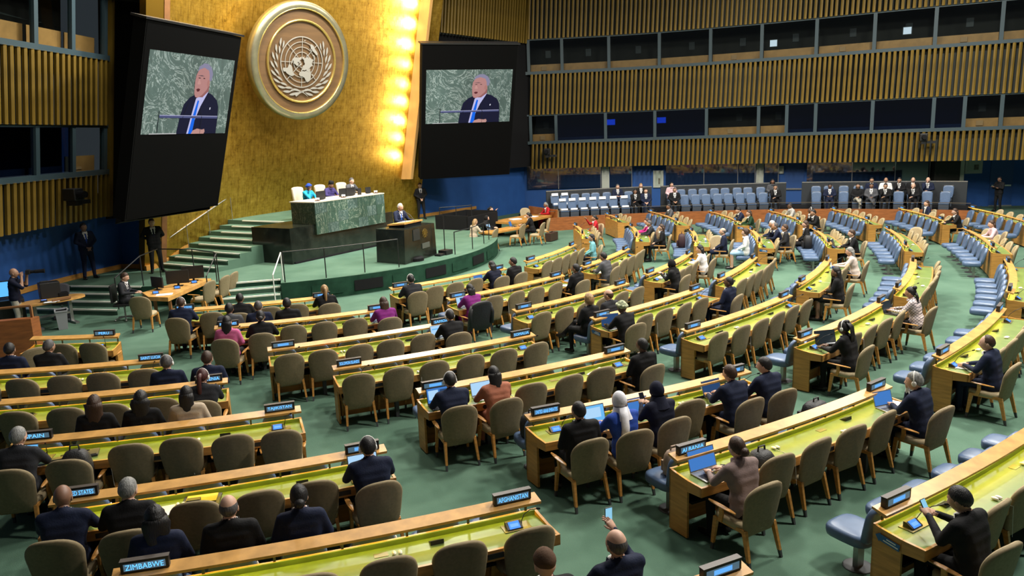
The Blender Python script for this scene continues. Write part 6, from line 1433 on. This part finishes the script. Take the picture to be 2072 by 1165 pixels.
def small(name, k, s, dr, rz, label, boxes, cat, z=.737):
    p, a = frame(k, s, dr * .88, z); return equip(name, p, a + R(rz), label + ', ' + desk_where(k), boxes, cat=cat)
M_ph = mat('phone_glass', (.012, .015, .022), .12); M_phs = emat('phone_lit', (.25, .55, .75), 1.1)
def phone(k, s, dr, rz, label, z=.737): return small('smartphone', k, s, dr, rz, label, [('body', (0, 0, .005), (.15, .074, .009), M_black), ('screen_glass', (0, 0, .0102), (.142, .066, .001), M_ph)], 'phone', z)
phone('B6', .105, .42, 30, 'black phone lying near the desk end'); phone('B6', .225, .545, 60, 'black phone beside the bright laptop'); phone('B7', .155, .28, 40, 'red-cased phone behind the laptop'); phone('B5', .965, .38, 75, 'black phone at the right end'); phone('D5', .06, .40, 20, 'black phone at the left end'); phone('B7', .865, .46, 70, 'black phone left of the small laptop')
small('notebook', 'A5', .300, .36, 5, 'open white notebook', [('left_page', (0, .11, .008), (.26, .2, .014), M_paper), ('right_page', (0, -.11, .006), (.26, .2, .010), M_paper), ('pen', (-.05, -.02, .018), (.14, .01, .01), mat('blue_pen', (.02, .04, .3), .4))], 'notebook')
small('document_case', 'A5', .42, .24, -5, 'black and yellow document case', [('case', (0, 0, .012), (.30, .42, .02), M_black), ('yellow_folder', (.03, .0, .028), (.2, .34, .012), mat('yellow_folder', (.45, .33, .02), .5)), ('glasses_case', (-.02, .08, .045), (.08, .15, .03), M_black)], 'case')
small('tablet_sleeve', 'A4', .24, .30, 10, 'grey tablet sleeve', [('sleeve', (0, 0, .016), (.24, .40, .03), mat('grey_sleeve', (.05, .05, .055), .7)), ('zip', (-.1, 0, .033), (.02, .36, .004), M_blackmat)], 'sleeve')
small('cable_pile', 'A4', .17, .42, 15, 'tangle of black adapters', [('adapter', (0, 0, .02), (.10, .20, .035), M_black), ('adapter', (.08, -.06, .015), (.08, .08, .03), M_blackmat), ('lead', (-.05, .14, .008), (.02, .26, .012), M_black)], 'cables')
small('orange_folder', 'B3', .29, .26, 12, 'bright orange folder', [('cover', (0, 0, .006), (.24, .32, .01), mat('orange_card', (.75, .16, .03), .6)), ('flap', (.06, .02, .014), (.16, .28, .006), mat('orange_card', (.75, .16, .03), .6))], 'folder')
small('magazine', 'B5', .80, .33, 25, 'open picture magazine', [('page', (0, .12, .006), (.30, .23, .01), M_paper), ('page', (0, -.12, .006), (.30, .23, .01), M_paper), ('photo', (.02, .0, .012), (.2, .34, .002), mat('magazine_photo', (.28, .2, .12), .5, var=.6, scale=12))], 'magazine')
small('paper_pile', 'B7', .965, .38, -20, 'white papers at the right end', [('sheet', (0, 0, .004), (.3, .22, .006), M_paper), ('sheet', (.05, .05, .009), (.28, .2, .004), M_paper)], 'papers')
small('paper_pile', 'C7', .09, .42, 15, 'white writing pad', [('pad', (0, 0, .006), (.3, .22, .01), M_paper), ('pen', (.02, -.05, .016), (.13, .01, .008), M_black)], 'papers')
small('paper_pile', 'C6', .21, .28, 20, 'white papers behind the laptop', [('sheet', (0, 0, .004), (.3, .22, .006), M_paper), ('sheet', (.03, .06, .03), (.26, .2, .004), M_paper)], 'papers')
small('paper_pile', 'C4', .17, .25, 10, 'white papers beside the laptop', [('sheet', (0, 0, .004), (.3, .22, .006), M_paper), ('sheet', (-.04, .06, .01), (.26, .2, .004), M_paper)], 'papers')
small('paper_pile', 'D2', .11, .40, 0, 'white papers at the left end', [('sheet', (0, 0, .004), (.3, .22, .006), M_paper), ('sheet', (-.04, .06, .01), (.26, .2, .004), M_paper)], 'papers')
small('paper_pile', 'D3', .86, .34, 30, 'white papers near the right end', [('sheet', (0, 0, .004), (.3, .22, .006), M_paper), ('sheet', (.1, .1, .01), (.26, .2, .004), M_paper)], 'papers')
small('paper_pile', 'B6', .655, .42, 20, 'papers and red booklet', [('sheet', (0, 0, .004), (.3, .22, .006), M_paper), ('booklet', (.02, .12, .012), (.24, .18, .012), mat('red_booklet', (.25, .05, .03), .5))], 'papers')
small('paper_pile', 'C2', .92, .36, 10, 'white sheets at the right end', [('sheet', (0, 0, .004), (.3, .22, .006), M_paper), ('sheet', (.04, .1, .01), (.24, .2, .004), M_paper)], 'papers')
small('black_pouch', 'D3', .17, .22, 0, 'crumpled black and white pouch', [('pouch', (0, 0, .025), (.16, .34, .05), M_paper), ('flap', (-.04, -.08, .055), (.12, .2, .02), M_black)], 'pouch')
for k, s, dr, wh in (('B6', .515, .22, 'beside the rose laptop'), ('D3', .10, .45, 'at the left end'), ('E3', .30, .40, 'near the left end'), ('D5', .80, .20, 'left of the small laptop')):
    p, a = frame(k, s, dr, .737); e = empty('water_bottle', p, 0, 'clear plastic water bottle %s, %s' % (wh, desk_where(k)), 'bottle', 'water bottles'); mb = MB(); mb.lathe([(.03, 0), (.033, .02), (.033, .14), (.014, .18), (.013, .20)], 12); obj('bottle_body', mb, [mat('clear_plastic', (.55, .62, .66), .1)], e, smooth=True); mb = MB(); mb.lathe([(.015, .20), (.015, .22), (.002, .222)], 10); obj('cap', mb, [M_white], e); mb = MB(); mb.lathe([(.0335, .06), (.0337, .11)], 12); obj('band_label', mb, [mat('blue_band', (.1, .2, .5), .5)], e)
# phones in hands
def held(loc, rz, label, lit=True, ry=50):
    e = empty('smartphone', loc, rz, label, 'phone', 'phones in hands'); mb = MB(); mb.box((0, 0, 0), (.012, .078, .16)); o = obj('body', mb, [M_black], e, bevel=.004); mb = MB(); mb.box((-.0065, 0, 0), (.001, .07, .148)); obj('screen', mb, [M_phs if lit else M_ph], e); e.rotation_euler = (0, R(ry), rz)
p, a = seat('B8', 0); held(p + Vector((math.cos(a), math.sin(a), 0)) * .48 + Vector((0, 0, .99)), a, 'lit phone held by the person in black at lower right', ry=30)
p, a = bseat('A7', 4); held(p + Vector((math.cos(a), math.sin(a), 0)) * .40 + Vector((-math.sin(a), math.cos(a), 0)) * -.16 + Vector((0, 0, 1.28)), a, 'lit phone raised by the person at bottom centre', ry=0)
p, a = seat('B6', 2); held(p + Vector((math.cos(a), math.sin(a), 0)) * .48 + Vector((0, 0, 1.0)), a, 'dark phone held by the person in navy headscarf', False, 30)
# bags
def bag(loc, rz, label, col, sz, strap=True, name='backpack'):
    e = empty(name, loc, rz, label, 'bag'); x, y, z = sz; mb = MB()
    mb.loft([[Vector((x / 2 * k * math.copysign(abs(math.cos(a)) ** .6, math.cos(a)) - .0, y / 2 * k * math.copysign(abs(math.sin(a)) ** .6, math.sin(a)), z * h)) for a in [2 * PI * q / 16 for q in range(16)]] for h, k in ((0, .85), (.08, 1), (.5, 1.02), (.8, .9), (.95, .65), (1, .25))]); obj('body', mb, [col], e, smooth=True)
    mb = MB(); mb.loft([[Vector((x * .5 + dx * .1, y * .35 * s, z * h)) for dx, s in ((0, -1), (.5, -1), (.5, 1), (0, 1))] for h in (.1, .5)]); obj('pocket', mb, [col], e)
    if strap: mb = MB(); mb.tube([(0, -.06, z * .95), (0, -.05, z * 1.12), (0, .05, z * 1.12), (0, .06, z * .95)], .012, 6); obj('handle', mb, [col], e)
M_bag = mat('black_nylon', (.010, .010, .011), .6, bump=.3, bscale=50)
p, a = seat('A4', 1); bag(p + Vector((0, 0, .485)), a, 'black backpack on the second tan chair by the SPAIN sign', M_bag, (.26, .36, .48))
p, a = seat('B7', 1); bag(p + Vector((0, 0, .485)), a, 'black bag on the tan chair beside the person in mauve', M_bag, (.30, .34, .42))
p, a = bseat('B7', 4); bag(p + Vector((0, 0, .472)), a, 'black bag on a blue seat before the ALBANIA desk', M_bag, (.3, .42, .36))
p, a = bseat('B6', 0); bag(p + Vector((0, 0, .472)), a, 'black backpack on the blue seat by the UNITED ARAB EMIRATES desk', M_bag, (.26, .36, .36))
p, a = bseat('B7', 0); bag(p + Vector((.05, 0, .472)), a, 'tan and red handbag on the blue seat by the ALBANIA desk', mat('tan_handbag', (.30, .20, .13), .6, var=.4, scale=8), (.16, .30, .34), name='handbag')
p, a = bseat('E3', 3); bag(p + Vector((0, 0, .472)), a, 'dark red backpack on a blue seat at far right', mat('maroon_nylon', (.035, .012, .015), .7), (.26, .36, .5))
p, a = bseat('E5', 3); bag(p + Vector((0, 0, .472)), a, 'black rucksack on a blue seat beside the person in black', M_bag, (.28, .38, .46))
# coat hung over a chair back
p, a = seat('C2', 0); e = empty('black_coat', p, a, 'black coat hung over the tan chair by the dark-window laptop', 'coat'); mb = shell(back_outline(.30, .31, .28, 1.0, .20), [(-.055, .96), (-.04, 1.0), (.03, 1.0), (.045, .96)], lambda x, y, z: Vector((x - .262 - .19 * (z - .42) + .75 * y * y, y, z))); obj('coat_body', mb, [M_bag], e, smooth=True)
for sy in (1, -1): mb = MB(); mb.tube([(-.30, .24 * sy, .90), (-.30, .31 * sy, .70), (-.29, .30 * sy, .42)], [.05, .05, .04], 8); obj('sleeve', mb, [M_bag], e, smooth=True)
# blue arrow stickers on desk ends
for k, txt in (('B8', 1), ('C4', 1), ('E4', 1), ('F3', 1)):
    f = arc_of(k); p0, p1 = f(-.002, .04, .70), f(-.002, .30, .66); d = (p1 - p0); L_ = d.length; d.normalize(); e = empty('arrow_sticker', p0, 0, 'blue arrow sticker on the left end of %s' % desk_where(k), 'sticker', 'blue arrow stickers')
    nrm = (f(-.01, .2) - f(0, .2)).normalized(); up = nrm.cross(d).normalized(); up = up if up.z > 0 else -up
    pts = [(0, .0), (.05, .045), (.05, .03), (L_, .03), (L_, -.04), (.05, -.04), (.05, -.055)]; mb = MB(); mb.loft([[d * a + up * b + nrm * t for a, b in pts] for t in (.002, .006)]); obj('sticker', mb, [mat('blue_sticker', (.01, .09, .26), .4)], e)
    if txt:
        for r_, (a0, a1) in enumerate(((.12, .22), (.09, .25))):
            mb = MB(); mb.loft([[d * a + up * (.012 - .028 * r_ + b) + nrm * t for a, b in ((a0, -.006), (a1, -.006), (a1, .006), (a0, .006))] for t in (.0062, .0075)]); obj('lettering', mb, [M_white], e)
